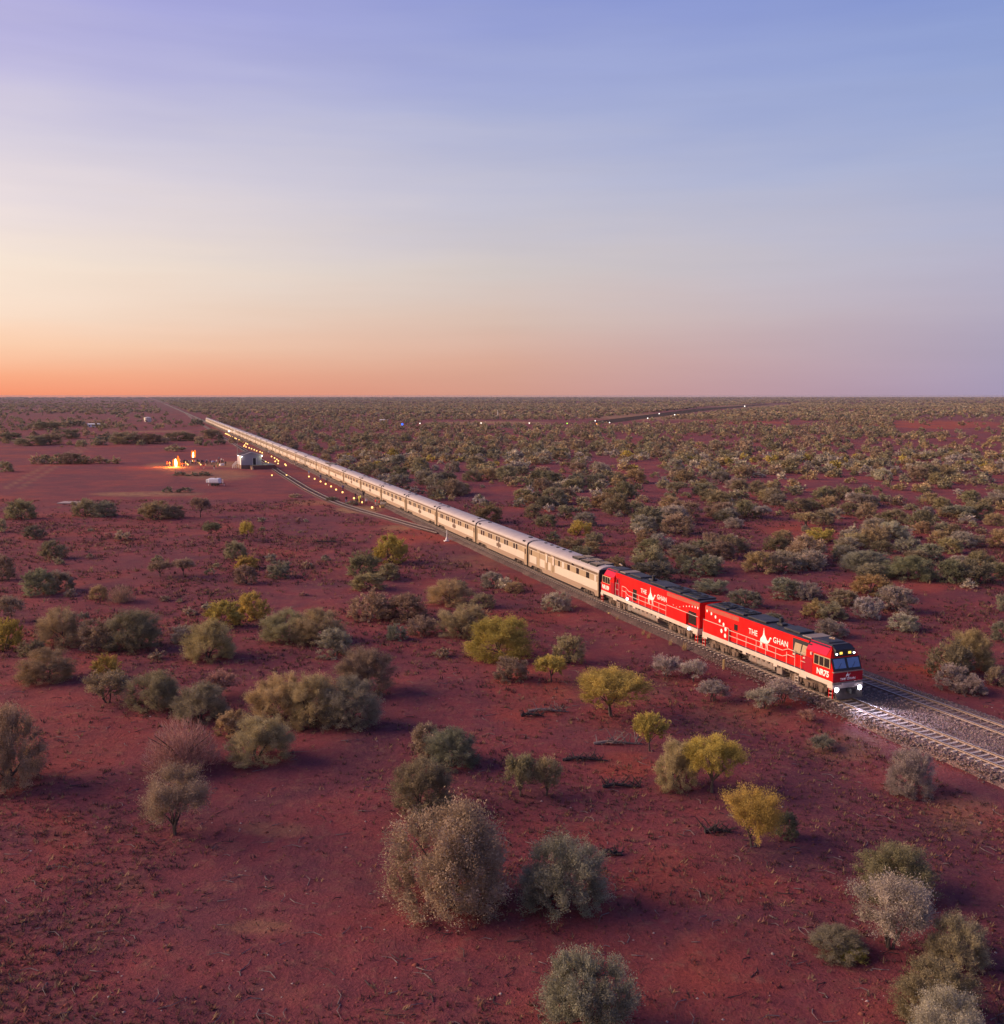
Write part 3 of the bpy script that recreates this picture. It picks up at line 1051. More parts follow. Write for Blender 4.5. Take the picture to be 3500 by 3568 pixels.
    m.loft([[(X(t), y, z) for y, z in ((-1.0, z0), (1.0, z0), (.92, z1), (-.92, z1))] for t, z0, z1 in ((.50, 3.45, 3.98), (.95, 3.5, 4.25))])
    m.build('headlight_brow', M['black'], cab)
    for y, mt_, r in ((-.85, 'lampwhite', .07), (-.42, 'lampyel', .16), (.42, 'lampyel', .16), (.85, 'lampwhite', .07)):
        m = MB()
        if mt_ == 'lampyel':
            m.box(X(.50), X(.455), y - .12, y + .12, 3.62, 3.80)
        else:
            m.cyl((X(.46), y, 3.66), (1, 0, -.1), r, .06, 14)
        m.build('headlight' if mt_ == 'lampyel' else 'marker_light', M[mt_ if lights else 'blind'], cab)
    # pilot
    m = MB()
    m.bbox(X(.30), X(.08), -1.44, 1.44, 1.02, 1.49, .03)
    m.build('headstock', M['tank'], root)
    m = MB()
    m.bbox(X(.16), X(-.02), -.62, .62, 1.14, 1.38, .02)
    m.build('anticlimber', M['cream'], root)
    m = MB()
    se = [[(X(.1), -1.35, .98), (X(.1), 1.35, .98), (X(.2), 1.35, .98), (X(.2), -1.35, .98)], [(X(-.25), -1.25, .2), (X(-.25), 1.25, .2), (X(-.1), 1.25, .2), (X(-.1), -1.25, .2)]]
    m.loft(se)
    m.build('snow_plough', M['under'], root)
    m = MB()
    m.box(X(.1), X(-.5), -.14, .14, .72, 1.0)
    m.box(X(-.4), X(-.62), -.2, .2, .68, 1.05)
    m.build('coupler', M['black'], root)
    m = MB()
    m.box(X(L) - .35, X(L) + .1, -.14, .14, .72, 1.0)
    m.build('coupler', M['black'], root)
    for y in (-1.12, 1.12):
        m = MB()
        m.cyl((X(.05), y, .92), (1, 0, 0), .2, .1, 16, 1)
        m.cyl((X(-.005), y, .92), (1, 0, 0), .18, .03, 16, 0)
        m.build('ditch_light', [M['lampbright'] if lights else M['blind'], M['black']], root)
        if lights:
            li = bpy.data.lights.new('ditch_beam', 'SPOT')
            li.energy = 1700
            li.color = (.66, .68, 1.0)
            li.spot_size = math.radians(80)
            li.spot_blend = 1.0
            li.shadow_soft_size = .12
            lo = obj('ditch_beam', li, root)
            lo.location = (X(-.25), y, .95)
            lo.rotation_euler = Vector((-1, .06 if y < 0 else -.06, .045)).to_track_quat('Z', 'Y').to_euler()
    # tank
    a, b_ = lay['tank']
    m = MB()
    prof = [(-1.2, .42), (-.9, .32), (.9, .32), (1.2, .42), (1.38, .62), (1.38, 1.0), (1.3, 1.14), (-1.3, 1.14), (-1.38, 1.0), (-1.38, .62)]
    m.loft([[(x, y, z) for y, z in prof] for x in (X(b_), X(a))])
    tk = m.build('fuel_tank', M['tank'], root)
    for k in range(5):
        t = a + (b_ - a) * (k + .5) / 5
        m = MB()
        m.loft([[(x, y * 1.012, .72 + (z - .72) * 1.02) for y, z in prof] for x in (X(t) - .035, X(t) + .035)])
        m.build('tank_strap', M['tank'], tk)
    m = MB()
    m.bbox(X(a - .15), X(a - .95), -1.34, 1.34, .42, 1.12, .04)
    m.build('battery_box', M['tank'], root)
    # bogies
    for tc in (lay['bogies']):
        bg = MB()
        for sg in (-1, 1):
            y0, y1 = sorted((sg * 1.02, sg * 1.22))
            out = [(-2.35, .52), (-2.1, .40), (-1.4, .40), (-1.25, .62), (-.55, .62), (-.4, .42), (.4, .42), (.55, .62), (1.25, .62), (1.4, .40), (2.1, .40), (2.35, .52),
                   (2.35, .78), (1.6, .98), (.9, .86), (-.9, .86), (-1.6, .98), (-2.35, .78)]
            bg.poly([(x, z) for x, z in out], .2, 0, Matrix(((1, 0, 0, X(tc)), (0, 0, -1, y1), (0, 1, 0, 0), (0, 0, 0, 1))))
            for dx in (-1.75, 0, 1.75):
                bg.bbox(X(tc) + dx - .24, X(tc) + dx + .24, *sorted((sg * 1.2, sg * 1.34)), .28, .72, .04)
            for dx in (-.88, .88):
                for k in (-.14, .14):
                    bg.cyl((X(tc) + dx + k, sg * 1.28, .66), (0, 0, 1), .1, .34, 8)
            for dx in (-2.1, -1.2, 1.2, 2.1):
                bg.tube([(X(tc) + dx, sg * 1.3, .95), (X(tc) + dx + .1, sg * 1.33, .25)], .035, 5)
        b = bg.build('bogie', M['bogie'], root)
        for dx in (-1.75, 0, 1.75):
            for sg in (-1, 1):
                w = obj('wheel', LWHEEL, b)
                w.location = (X(tc) + dx, sg * .76, .5)
                w.rotation_euler = (0, 0, 0 if sg < 0 else math.pi)
            m = MB()
            m.cyl((X(tc) + dx, 0, .5), (0, 1, 0), .09, 1.5, 8)
            m.build('axle', M['wheel'], b)
    # rear end door
    m = MB()
    m.box(X(L) + .10, X(L) + .118, -.35, .35, 1.65, 3.5)
    m.build('end_door', M['darkred'], root)
    return root


LA, LB = 18.9, 21.8
S0 = 2.9
layA = dict(panel=(14.6, 18.75), dark=[(13.4, 13.95, 2.75, 3.3)], slant=[(3.5, 4.35), (4.5, 5.35)], text=[('THE', 11.05, 1), ('GHAN', 7.1, 1)], camel=9.2,
            dots=[(18.45, 3.62, .13, 0), (17.7, 3.50, .15, 0), (17.0, 3.33, .16, 0), (16.3, 3.1, .17, 0), (15.65, 2.9, .17, 0), (15.0, 2.60, .2, 1), (15.65, 2.3, .2, 1), (15.05, 1.98, .2, 1)],
            posts=[4.9, 6.0, 7.5, 8.9, 10.3, 11.8, 13.2, 14.5], gate=(3.3, 4.15), tank=(7.6, 11.4), bogies=(3.4, 15.6), doors=(6.0, 13.0))
layB = dict(panel=(15.5, 19.5), dark=[(7.7, 8.6, 1.75, 3.0), (19.6, 21.1, 1.75, 3.0)], slant=[], text=[('THE', 10.2, 1), ('GHAN', 14.2, 1)], camel=12.0,
            dots=[(16.6, 2.95, .05, 0), (17.2, 2.85, .05, 0), (17.9, 3.0, .06, 0), (18.6, 3.18, .065, 0), (19.2, 3.32, .07, 0), (19.75, 3.42, .08, 0), (20.3, 3.50, .09, 0), (20.85, 3.55, .105, 0), (21.35, 3.56, .12, 0)],
            posts=[5.4, 6.4, 8.0, 9.4, 10.9, 12.4, 13.9, 15.4], gate=(3.75, 4.6), tank=(7.6, 13.6), bogies=(4.0, 18.0), doors=(8.8, 15.4))


def place(root, s_mid, half, flip):
    a, b = tpt(s_mid - half), tpt(s_mid + half)
    d = a - b                                   # towards the viewer = forward
    p = (a + b) / 2
    root.location = (p[0], p[1], RZ)
    root.rotation_euler = (0, 0, math.atan2(d[1], d[0]) + (math.pi if flip else 0))


l1 = loco('leading red locomotive with lit headlights and NR75 on its cab', 'NR75', LA, layA, True)
place(l1, S0 + LA / 2, LA / 2 - 3.4, False)
l2 = loco('second red locomotive, cab facing the silver carriages, numbered NR109', 'NR109', LB, layB, False)
SB = S0 + LA + .75
place(l2, SB + LB / 2, LB / 2 - 4, True)
# small lit lamps on the walkway of the second locomotive
for t, z in ((6.9, 1.75), (20.2, 1.30)):
    m = MB()
    m.sphere((LB / 2 - t, 1.52, z), .13, 10, 6)
    m.build('walkway_lamp', M['lampwhite'], l2)

# ------------------------------------------------------------------ carriages
CL, CPITCH, NCAR = 23.0, 23.6, 36


def car_shell(root, power=False):
    x0, x1 = -CL / 2, CL / 2
    # roof
    m = MB()
    arc = [(1.5, 3.36), (1.475, 3.52), (1.38, 3.68), (1.2, 3.82), (.9, 3.95), (.5, 4.04), (0, 4.07)]
    prof = arc + [(-y, z) for y, z in arc[-2::-1]] + [(-1.3, 3.3), (1.3, 3.3)]
    secs = []
    for x, k in ((x0, .0), (x0 + .12, .03), (x0 + .4, .0), (x1 - .4, .0), (x1 - .12, .03), (x1, .0)):
        secs.append([(x, y, z + (k if z > 3.4 else 0)) for y, z in prof])
    secs = [secs[0], secs[2], secs[3], secs[5]]
    m.loft(secs)
    for xx in (x0 + .06, x1 - .18):
        m.loft([[(x, y * 1.006, 3.3 + (z - 3.3) * 1.03) for y, z in prof] for x in (xx, xx + .12)])
    for k in range(6):      # roof seams
        xx = x0 + 2.5 + k * 3.6
        m.loft([[(x, y * 1.003, 3.3 + (z - 3.3) * 1.012) for y, z in prof] for x in (xx, xx + .05)])
    m.build('roof', M['croof'], root, False)
    # core of the body behind the outer skins
    m = MB()
    m.box(x0 + .02, x1 - .02, -1.44, 1.44, .95, 3.3)
    m.build('body', M['band'], root)
    for sg in (-1, 1):
        # corrugated lower side
        zs = []
        z = 1.22
        while z < 2.16:
            zs += [(1.452, z), (1.50, z + .022), (1.50, z + .066), (1.452, z + .088)]
            z += .104
        pr = [(1.44, 1.2)] + zs + [(1.44, z)]
        spans = [(x0 + .55, x1 - .55)] if not power else [(x0 + .25, x1 - 15.9 + .0), (x1 - 14.5 + 0, x1 - 12.6), (x1 - 11.6, x1 - .4)]
        if power:
            spans = [(x0 + .3, x0 + 3.0), (x0 + 4.2, x0 + 6.4), (x0 + 7.2, x0 + 8.6), (x0 + 9.5, x1 - .35)]
        m = MB()
        for a, b in spans:
            m.loft([[(x, sg * y, zz) for y, zz in pr] for x in (a, b)], caps=True)
        m.build('corrugated_side', M['steel'], root)
        m = MB()
        m.box(x0 + .5, x1 - .5, *sorted((sg * 1.44, sg * 1.462)), 2.22, 2.98)
        m.build('window_band', M['band'], root)
        m = MB()
        m.box(x0 + .3, x1 - .3, *sorted((sg * 1.44, sg * 1.51)), 3.0, 3.07)
        m.build('rain_strip', M['steel'], root)
        m = MB()
        m.box(x0 + .2, x1 - .2, *sorted((sg * 1.44, sg * 1.485)), 3.075, 3.34)
        m.build('letterboard', M['letter'], root)
        # skirt
        m = MB()
        out = [(x0 + .15, 1.19), (x0 + .15, .62), (x0 + .9, .55), (x0 + 1.35, .9), (x0 + 4.9, .9), (x0 + 5.3, .55), (x1 - 5.3, .55), (x1 - 4.9, .9), (x1 - 1.35, .9), (x1 - .9, .55), (x1 - .15, .62), (x1 - .15, 1.19)]
        m.poly(out, .05, 0, Matrix(((1, 0, 0, 0), (0, 0, -1, sg * 1.46 + .025), (0, 1, 0, 0), (0, 0, 0, 1))))
        m.build('skirt', M['skirt'], root)
        # end pillars
        for xx in (x0 + .02, x1 - .3):
            m = MB()
            m.box(xx, xx + .28, *sorted((sg * 1.40, sg * 1.515)), .6, 3.36)
            m.build('corner_post', M['band'], root)
    for sx in (-1, 1):
        m = MB()
        m.box(*sorted((sx * CL / 2, sx * (CL / 2 + .26))), -.75, .75, .9, 3.4)
        m.box(*sorted((sx * CL / 2 - sx * .01, sx * (CL / 2 + .03))), -1.42, 1.42, .85, 3.75)
        m.build('gangway', M['gang'], root)
    m = MB()
    m.box(x0 + 5.4, x1 - 5.4, -1.15, 1.15, .5, .94)
    m.box(x0 + .5, x1 - .5, -.9, .9, .75, .94)
    m.build('underframe', M['under'], root)
    for xc in (x0 + 3.1, x1 - 3.1):
        m = MB()
        for sg in (-1, 1):
            out = [(-1.75, .34), (-1.1, .34), (-.85, .5), (-.3, .36), (.3, .36), (.85, .5), (1.1, .34), (1.75, .34), (1.75, .62), (.7, .78), (-.7, .78), (-1.75, .62)]
            m.poly(out, .14, 0, Matrix(((1, 0, 0, xc), (0, 0, -1, sg * 1.16 + .07), (0, 1, 0, 0), (0, 0, 0, 1))))
            for dx in (-.25, .25):
                m.cyl((xc + dx, sg * 1.26, .6), (0, 0, 1), .1, .36, 8)
            for dx in (-1.25, 1.25):
                m.bbox(xc + dx - .2, xc + dx + .2, *sorted((sg * 1.2, sg * 1.32)), .3, .62, .04)
        b = m.build('bogie', M['under'], root)
        for dx in (-1.25, 1.25):
            for sg in (-1, 1):
                w = obj('wheel', CWHEEL, b)
                w.location = (xc + dx, sg * .76, .46)
                w.rotation_euler = (0, 0, 0 if sg < 0 else math.pi)


def winmesh(w, h):
    m = MB()
    m.box(-w / 2, w / 2, -.012, .012, -h / 2, h / 2)
    return m.mesh('window', M['win'])


WIN, WIN2, WINB = winmesh(.70, .80), winmesh(.66, .74), winmesh(.8, .72)
WINBL = WINB.copy()
WINBL.materials.clear()
WINBL.materials.append(M['blind'])
WINTAN = WINB.copy()
WINTAN.materials.clear()
WINTAN.materials.append(M['wintan'])
FRM = MB()
for a, b, c, d in ((-.42, -.36, -.42, .42), (.36, .42, -.42, .42), (-.36, .36, -.42, -.37), (-.36, .36, .37, .42)):
    FRM.box(a, b, -.016, .016, c, d)
FRAME = FRM.mesh('frame', M['steel'])
FRAME.transform(Matrix.Scale(.98, 4, (1, 0, 0)))
EMB = MB()
EMB.poly([(-.98, -.22), (-.28, -.22), (-.12, -.42), (.1, -.42), (.25, -.22), (.98, -.22), (.98, .24), (.42, .24), (.30, .42), (-.02, .50), (-.30, .42), (-.38, .24), (-.98, .24)], .012)
EMBM = EMB.mesh('emblem', M['emblem'])


def windows(root, items, frames=True):
    for (x, me) in items:
        for sg in (-1, 1):
            o = obj('window', me, root)
            o.location = (x, sg * 1.470, 2.60)
            if frames:
                f = obj('frame', FRAME, o)
                f.location = (0, 0, 0)


def emblems(root):
    for sg in (-1, 1):
        o = obj('emblem', EMBM, root)
        o.matrix_local = frame((-.6 if sg < 0 else -.6, sg * 1.503, 1.72), (1, 0, 0) if sg < 0 else (-1, 0, 0), (0, 0, 1))


def doors(root, xs):
    for x in xs:
        for sg in (-1, 1):
            m = MB()
            m.box(x - .38, x + .38, *sorted((sg * 1.46, sg * 1.512)), .98, 3.0)
            d = m.build('door', M['band'], root)
            m = MB()
            m.box(x - .2, x + .2, *sorted((sg * 1.512, sg * 1.52)), 2.1, 2.8)
            m.build('window', M['win'], d)


def vents(root, n=2):
    for k in range(n):
        for xx in (-CL / 2 + 1.0 + .45 * k, CL / 2 - 1.4 - .45 * k):
            m = MB()
            m.box(xx - .08, xx + .08, -1.42, -.98, 3.62, 3.86, 0, Matrix.Rotation(0, 4, 'X'))
            m.box(xx - .08, xx + .08, .98, 1.42, 3.62, 3.86)
            m.build('roof_vent', M['black'], root)
    for xx in (-CL / 2 + 2.2, CL / 2 - 2.6):
        m = MB()
        m.bbox(xx - .3, xx + .3, -.25, .25, 4.0, 4.16, .03)
        m.build('roof_hatch', M['roofdark'], root)


# first carriage: power van
p0 = thing('carriage', 'silver power van next to the red locomotives, with three dark roof grilles', 'railway carriage', group='silver passenger carriages of the train')
car_shell(p0, True)
x1 = CL / 2
for sg in (-1, 1):
    for t, w, z0, z1, mt in ((1.0, .55, 2.28, 2.95, 'blind'), (3.2, .9, 2.28, 2.98, 'win'), (6.2, .8, 2.28, 2.98, 'win'), (9.0, .8, 2.28, 2.98, 'win'), (10.8, .7, 2.28, 2.98, 'blind'), (12.1, .5, 2.28, 2.98, 'win'), (22.0, .5, 2.25, 2.95, 'win')):
        m = MB()
        m.box(x1 - t - w / 2, x1 - t + w / 2, *sorted((sg * 1.462, sg * 1.478)), z0, z1)
        m.build('window', M[mt], p0)
    for t in (4.6, 7.6):
        m = MB()
        m.box(x1 - t - .3, x1 - t + .3, *sorted((sg * 1.485, sg * 1.5)), 3.1, 3.34)
        m.build('vent_grille', M['win'], p0)
    for t, w in ((13.9, .5), (16.2, .55)):
        m = MB()
        m.box(x1 - t - w / 2, x1 - t + w / 2, *sorted((sg * 1.5, sg * 1.56)), 2.1, 3.2)
        m.build('switch_cabinet', M['cream'], p0)
    for t, w in ((14.5, .7), (16.6, .7), (19.3, 1.0)):
        m = MB()
        m.box(x1 - t - w / 2, x1 - t + w / 2, *sorted((sg * 1.44, sg * 1.50)), 1.0, 3.3)
        m.build('door', M['band'], p0)
for k in range(3):
    xc = x1 - 2.4 - k * 2.6
    for sg, nm in ((1, 'roof_grille'), (-1, 'roof_grille')):
        m = MB()
        m.box(xc - 1.05, xc + 1.05, *sorted((sg * .12, sg * 1.12)), 3.86, 4.125)
        g = m.build(nm, M['black'], p0)
        m = MB()
        for q in range(4):
            m.box(xc - .9, xc + .9, *sorted((sg * (.2 + q * .24), sg * (.26 + q * .24))), 4.126, 4.16)
        m.build('slat', M['tank'], g)
for k in range(5):
    m = MB()
    m.bbox(-9 + k * 2.1, -8.6 + k * 2.1, -.18, .18, 4.03, 4.16, .03)
    m.build('roof_vent', M['black'], p0)

# sleeping cars
proto = thing('carriage', 'x', 'railway carriage', group='silver passenger carriages of the train')
car_shell(proto)
its = []
for k in range(5):
    for dx in (-.52, .52):
        its.append((-8.4 + k * 3.7 + dx + (.3 if k == 4 else 0), WIN))
its += [(-CL / 2 + 1.15, WINTAN), (CL / 2 - 1.3, WINTAN)]
windows(proto, its)
emblems(proto)
vents(proto)
doors(proto, (CL / 2 - .68,))
# dining car variant: wider single windows
proto2 = thing('carriage', 'x', 'railway carriage', group='silver passenger carriages of the train')
car_shell(proto2)
windows(proto2, [(-8.6 + k * 2.15, WINB if k not in (8,) else WINTAN) for k in range(9)])
emblems(proto2)
vents(proto2, 3)
doors(proto2, (CL / 2 - .68, -CL / 2 + .68))
ORD = ['zeroth', 'first', 'second', 'third', 'fourth', 'fifth', 'sixth', 'seventh', 'eighth', 'ninth', 'tenth', 'eleventh', 'twelfth', 'thirteenth', 'fourteenth', 'fifteenth', 'sixteenth',
       'seventeenth', 'eighteenth', 'nineteenth', 'twentieth', 'twenty-first', 'twenty-second', 'twenty-third', 'twenty-fourth', 'twenty-fifth', 'twenty-sixth', 'twenty-seventh', 'twenty-eighth',
       'twenty-ninth', 'thirtieth', 'thirty-first', 'thirty-second', 'thirty-third', 'thirty-fourth', 'thirty-fifth', 'thirty-sixth']
SCAR = SB + LB + .55
used = {id(proto): False, id(proto2): False}
for i in range(NCAR):
    sm = SCAR + CPITCH * i + CL / 2
    if i == 0:
        c = p0
    else:
        if i == 8:
            src = p0
            c = copy_tree(p0)
        else:
            src = proto2 if i in (7, 10, 11, 19) else proto
            if not used[id(src)]:
                used[id(src)] = True
                c = src
            else:
                c = copy_tree(src)
        kind = 'silver passenger carriage with paired windows'
        if src is proto2: kind = 'silver dining carriage with evenly spaced windows'
        if src is p0: kind = 'silver power van with dark roof grilles'
        c['label'] = '%s, %s behind the red locomotives' % (kind, ORD[i + 1]) if i < NCAR - 1 else 'last silver carriage at the far tail of the train'
    place(c, sm, CL / 2 - 3, False)

# ------------------------------------------------------------------ shed, poles, trailer


def frame_xy(p, ang):
    return (p[0], p[1], p[2]), ang


def shed():
    c = at(877, 1634, 0)
    sight = math.atan2(c.x, c.y)
    heading = sight - math.radians(8.5)       # long axis direction (azimuth from +y, left negative)
    root = thing('shed', 'small white gabled shed with grey roof and dark door beside the siding', 'shed', (c.x, c.y, 0), -heading)
    # local: x right, y away, z up ; gable faces -y
    w, d, z0, ze, zr = 3.4, 9.0, 1.35, 4.55, 5.55
    m = MB()
    m.bbox(-w, w, 0, d, .0, z0, .02)
    m.build('base', M['brick'], root)
    m = MB()
    g = [(-w + .02, z0 + .003), (w - .02, z0 + .003), (w - .02, ze), (0, zr - .05), (-w + .02, ze)]
    m.poly(g, d - .04, 0, Matrix(((1, 0, 0, 0), (0, 0, -1, d - .02), (0, 1, 0, 0), (0, 0, 0, 1))))
    wl = m.build('wall', M['wall'], root)
    for k in range(17):           # cladding boards on the gable
        z = z0 + .12 + k * .22
        hw = w - .03 if z < ze else (w - .03) * (zr - z) / (zr - ze) - .1
        if hw < .2: break
        m = MB()
        m.box(-hw, hw, -.006, .018, z, z + .19)
        m.build('board', M['wall'], wl)
    m = MB()
    for sg in (-1, 1):
        a, b = Vector((sg * (w + .35), 0, ze - .06)), Vector((0, 0, zr + .08))
        n = Vector((-(b - a).z, 0, (b - a).x)).normalized() * .09 * (1 if sg < 0 else -1)
        sec = lambda y: [(a.x, y, a.z), (b.x, y, b.z), (b.x + n.x * 0, y, b.z + .1), (a.x + n.x, y, a.z + abs(n.z))]
        m.loft([sec(-.35), sec(d + .3)])
    m.build('roof', M['roofgrey'], root)
    m = MB()
    for sg in (-1, 1):
        for k in range(12):
            y = -.3 + k * .8
            m.tube([(sg * (w + .34), y, ze + .06), (0, y, zr + .2)], .03, 4)
    m.build('roof_ribs', M['roofgrey'], root)
    m = MB()
    for sg in (-1, 1):
        m.tube([(sg * (w + .36), -.38, ze + .0), (0, -.38, zr + .1)], .09, 4)
    m.build('barge_board', M['trim'], root)
    m = MB()
    m.box(.52, 1.52, -.05, .03, z0 + .01, z0 + 2.25)
    dr = m.build('door', M['gang'], root)
    m = MB()
    m.box(1.55, 1.66, -.07, .03, z0 + .01, z0 + 2.35)
    m.box(.40, .50, -.07, .03, z0 + .01, z0 + 2.35)
    m.build('frame', M['trim'], dr)
    m = MB()
    m.box(-w - .02, -w + .02, .3, 2.2, z0 + .05, ze - .2)
    m.build('lamplight_patch', M['trim'], root)  # pale sheet painting the lamplight that falls on the left wall
    for p, nm in (((w + .1, -.35, ze - .25), 1), ((-w - .25, 4.5, ze - .1), 0), ((-w + .25, -.3, ze - .35), 0)):
        m = MB()
        m.sphere(p, .13, 8, 6)
        m.build('wall_lamp', M['lampwhite'], root)
        li = bpy.data.lights.new('shed_light', 'POINT')
        li.energy = 45 if nm else 16
        li.color = (1, .93, .55) if nm else (1, .8, .6)
        li.shadow_soft_size = .15
        lo = obj('shed_light', li, root)
        lo.location = (p[0] + (.25 if p[0] > 0 else -.25), p[1] - .35, p[2] - .35)
    # loading platform to the right, with its orange side ramp wall
    pl = thing('loading_platform', 'earth loading platform in front and right of the white shed', 'platform', (c.x, c.y, 0), -heading)
    m = MB()
    m.loft([[(x, y, z) for x, z in ((.1, 0), (8.6, 0), (7.6, z0 - .05), (.1, z0 - .05))] for y in (-2.2, -.03)])
    m.loft([[(x, y, z) for x, z in ((w + .03, 0), (8.6, 0), (7.6, z0 - .05), (w + .03, z0 - .05))] for y in (-.03, 8)])
    m.build('earth_fill', mat('platform_earth', (.2, .08, .06), .95, 0, .25, 1), pl)
    m = MB()
    m.box(.05, 7.7, -2.25, -.035, z0 - .047, z0 + .003)
    m.box(w + .04, 7.7, -.03, 8, z0 - .047, z0 + .003)
    m.build('slab', mat('platform_slab', (.4, .33, .2), .9, 0, .2, 1), pl)
    m = MB()
    m.loft([[(x, y, z) for x, z in ((-.5, 0), (.03, 0), (.03, zt), (-.5, zt))] for y, zt in ((-4.6, .25), (-2.2, 1.2), (-.06, 1.28))])
    m.build('ramp_wall', M['wood'], pl)
    # steps with white rails at the left
    st = thing('steps', 'timber steps with pale handrails at the left of the shed', 'steps', (c.x, c.y, 0), -heading)
    for k in range(6):
        m = MB()
        m.box(-w - 2.1 + k * .33, -w - 1.75 + k * .33, 4.9, 6.1, .18 + k * .21, .24 + k * .21)
        m.build('tread', M['wood'], st)
    for y in (4.9, 6.1):
        m = MB()
        m.tube([(-w - 2.15, y, .95), (-w - .9, y, 2.3), (-w - .05, y, 2.35)], .06, 5)
        m.tube([(-w - 2.1, y, .5), (-w - .85, y, 1.75), (-w - .05, y, 1.8)], .05, 5)
        for x, z in ((-2.1, .95), (-1.5, 1.65), (-.9, 2.3), (-.1, 2.35)):
            m.tube([(-w + x, y, 0), (-w + x, y, z)], .05, 5)
        m.build('handrail', M['trim'], st)
    return root


shed()


def simple_pole(label, px, pyb, pyt, r=.12, name='utility_pole', cat='pole', arm=True, mt='pole', lamp=None):
    p = at(px, pyb, 0)
    h = (pyb - pyt) / scale_at(p)
    root = thing(name, label, cat, (p.x, p.y, 0))
    m = MB()
    m.tube([(0, 0, -.1), (0, 0, h)], [r, r * .75], 8)
    m.build('post', M[mt], root)
    if arm:
        m = MB()
        m.box(-.8, .8, -.05, .05, h - .5, h - .38)
        for x in (-.7, -.25, .25, .7):
            m.cyl((x, 0, h - .3), (0, 0, 1), .05, .16, 6)
        m.build('crossarm', M[mt], root)
    if lamp:
        m = MB()
        m.sphere((0, 0, h + .1), .3 if lamp != 'blue' else .55, 8, 6)
        m.build('lamp', M[lamp], root)
    return root


simple_pole('tall timber pole rising behind the left corner of the shed', 829, 1606, 1520, .16)
simple_pole('short white post beside the white trailer', 777, 1686, 1669, .10, 'marker_post', 'post', False, 'trim')


def trailer():
    p = at(750, 1692, 0)
    root = thing('trailer', 'white tank trailer parked on bare ground in front of the shed', 'trailer', (p.x, p.y, 0), math.radians(-8))
    m = MB()
    pr = [(-.85, .0), (.85, .0), (1.0, .3), (1.0, 1.05), (.8, 1.3), (-.8, 1.3), (-1.0, 1.05), (-1.0, .3)]
    m.loft([[(x, y * k, .75 + z * k) for y, z in pr] for x, k in ((-1.5, .9), (-1.35, 1), (1.35, 1), (1.5, .9))])
    m.build('tank', mat('white_tank_paint', (.74, .72, .76), .5, 0, .08, 2), root)
    m = MB()
    m.bbox(-2.3, -1.52, -.75, .75, .8, 1.75, .08)
    m.build('pump_box', M['trim'], root)
    m = MB()
    m.box(-1.7, 1.7, -.7, .7, .58, .74)
    m.tube([(1.6, .5, .62), (2.9, 0, .62)], .05, 5)
    m.tube([(1.6, -.5, .62), (2.9, 0, .62)], .05, 5)
    m.build('chassis', M['under'], root)
    for x in (-.5, .5):
        for y in (-.9, .9):
            m = MB()
            m.cyl((x, y, .36), (0, 1, 0), .36, .22, 14)
            m.build('wheel', M['black'], root)
    for x in (-1.9, 2.6):
        m = MB()
        m.tube([(x, 0, .6), (x, 0, 0)], .06, 5)
        m.build('jockey_leg', M['trim'], root)
    m = MB()
    m.cyl((.2, 0, 2.1), (0, 0, 1), .3, .14, 12)
    m.build('hatch', M['under'], root)


trailer()


def water_tank():
    p = at(515, 1470, 0)
    sc = scale_at(p)
    r = 24 / sc / 2
    root = thing('water_tank', 'round pale water tank far off left of the train', 'water tank', (p.x, p.y, 0))
    m = MB()
    m.cyl((0, 0, 2.1), (0, 0, 1), r, 4.2, 24)
    m.build('wall', mat('galvanised', (.6, .5, .45), .5, .3), root)
    m = MB()
    m.cyl((0, 0, 4.4), (0, 0, 1), r * 1.03, .4, 24, r2=r * .2)
    m.build('roof', M['trim'], root)


def low_building():
    p = at(328, 1488, 0)
    w = 38 / scale_at(p)
    root = thing('low_building', 'long low white building far out on the left plain', 'building', (p.x, p.y, 0), .1)
    m = MB()
    m.bbox(-w / 2, w / 2, -2, 2, 0, 2.3, .05)
    m.build('wall', mat('white_shed_wall', (.7, .68, .75), .6), root)
    m = MB()
    m.loft([[(x, y, z) for y, z in ((-2.3, 2.28), (2.3, 2.28), (0, 2.9))] for x in (-w / 2 - .3, w / 2 + .3)])
    m.build('roof', M['trim'], root)
    for k in range(4):
        m = MB()
        m.box(-w / 2 + 1 + k * 2.2, -w / 2 + 1.9 + k * 2.2, -2.03, -1.98, .9, 1.8)
        m.build('window', M['win'], root)
    p = at(1338, 1471, 0)
    root = thing('low_building', 'small low pale hut by the airfield beyond the train', 'building', (p.x, p.y, 0), -.1)
    m = MB()
    m.bbox(-3.4, 3.4, -2, 2, 0, 2.0, .05)
    m.build('wall', M['wall'], root)
    m = MB()
    m.loft([[(x, y, z) for y, z in ((-2.3, 1.98), (2.3, 1.98), (0, 2.6))] for x in (-3.7, 3.7)])
    m.build('roof', M['trim'], root)


water_tank()
low_building()
simple_pole('slim white mast standing far off on the airfield', 1735, 1456, 1430, .3, 'mast', 'mast', False, 'trim')
simple_pole('thin dark pole beside the long low white building', 335, 1490, 1452, .12)
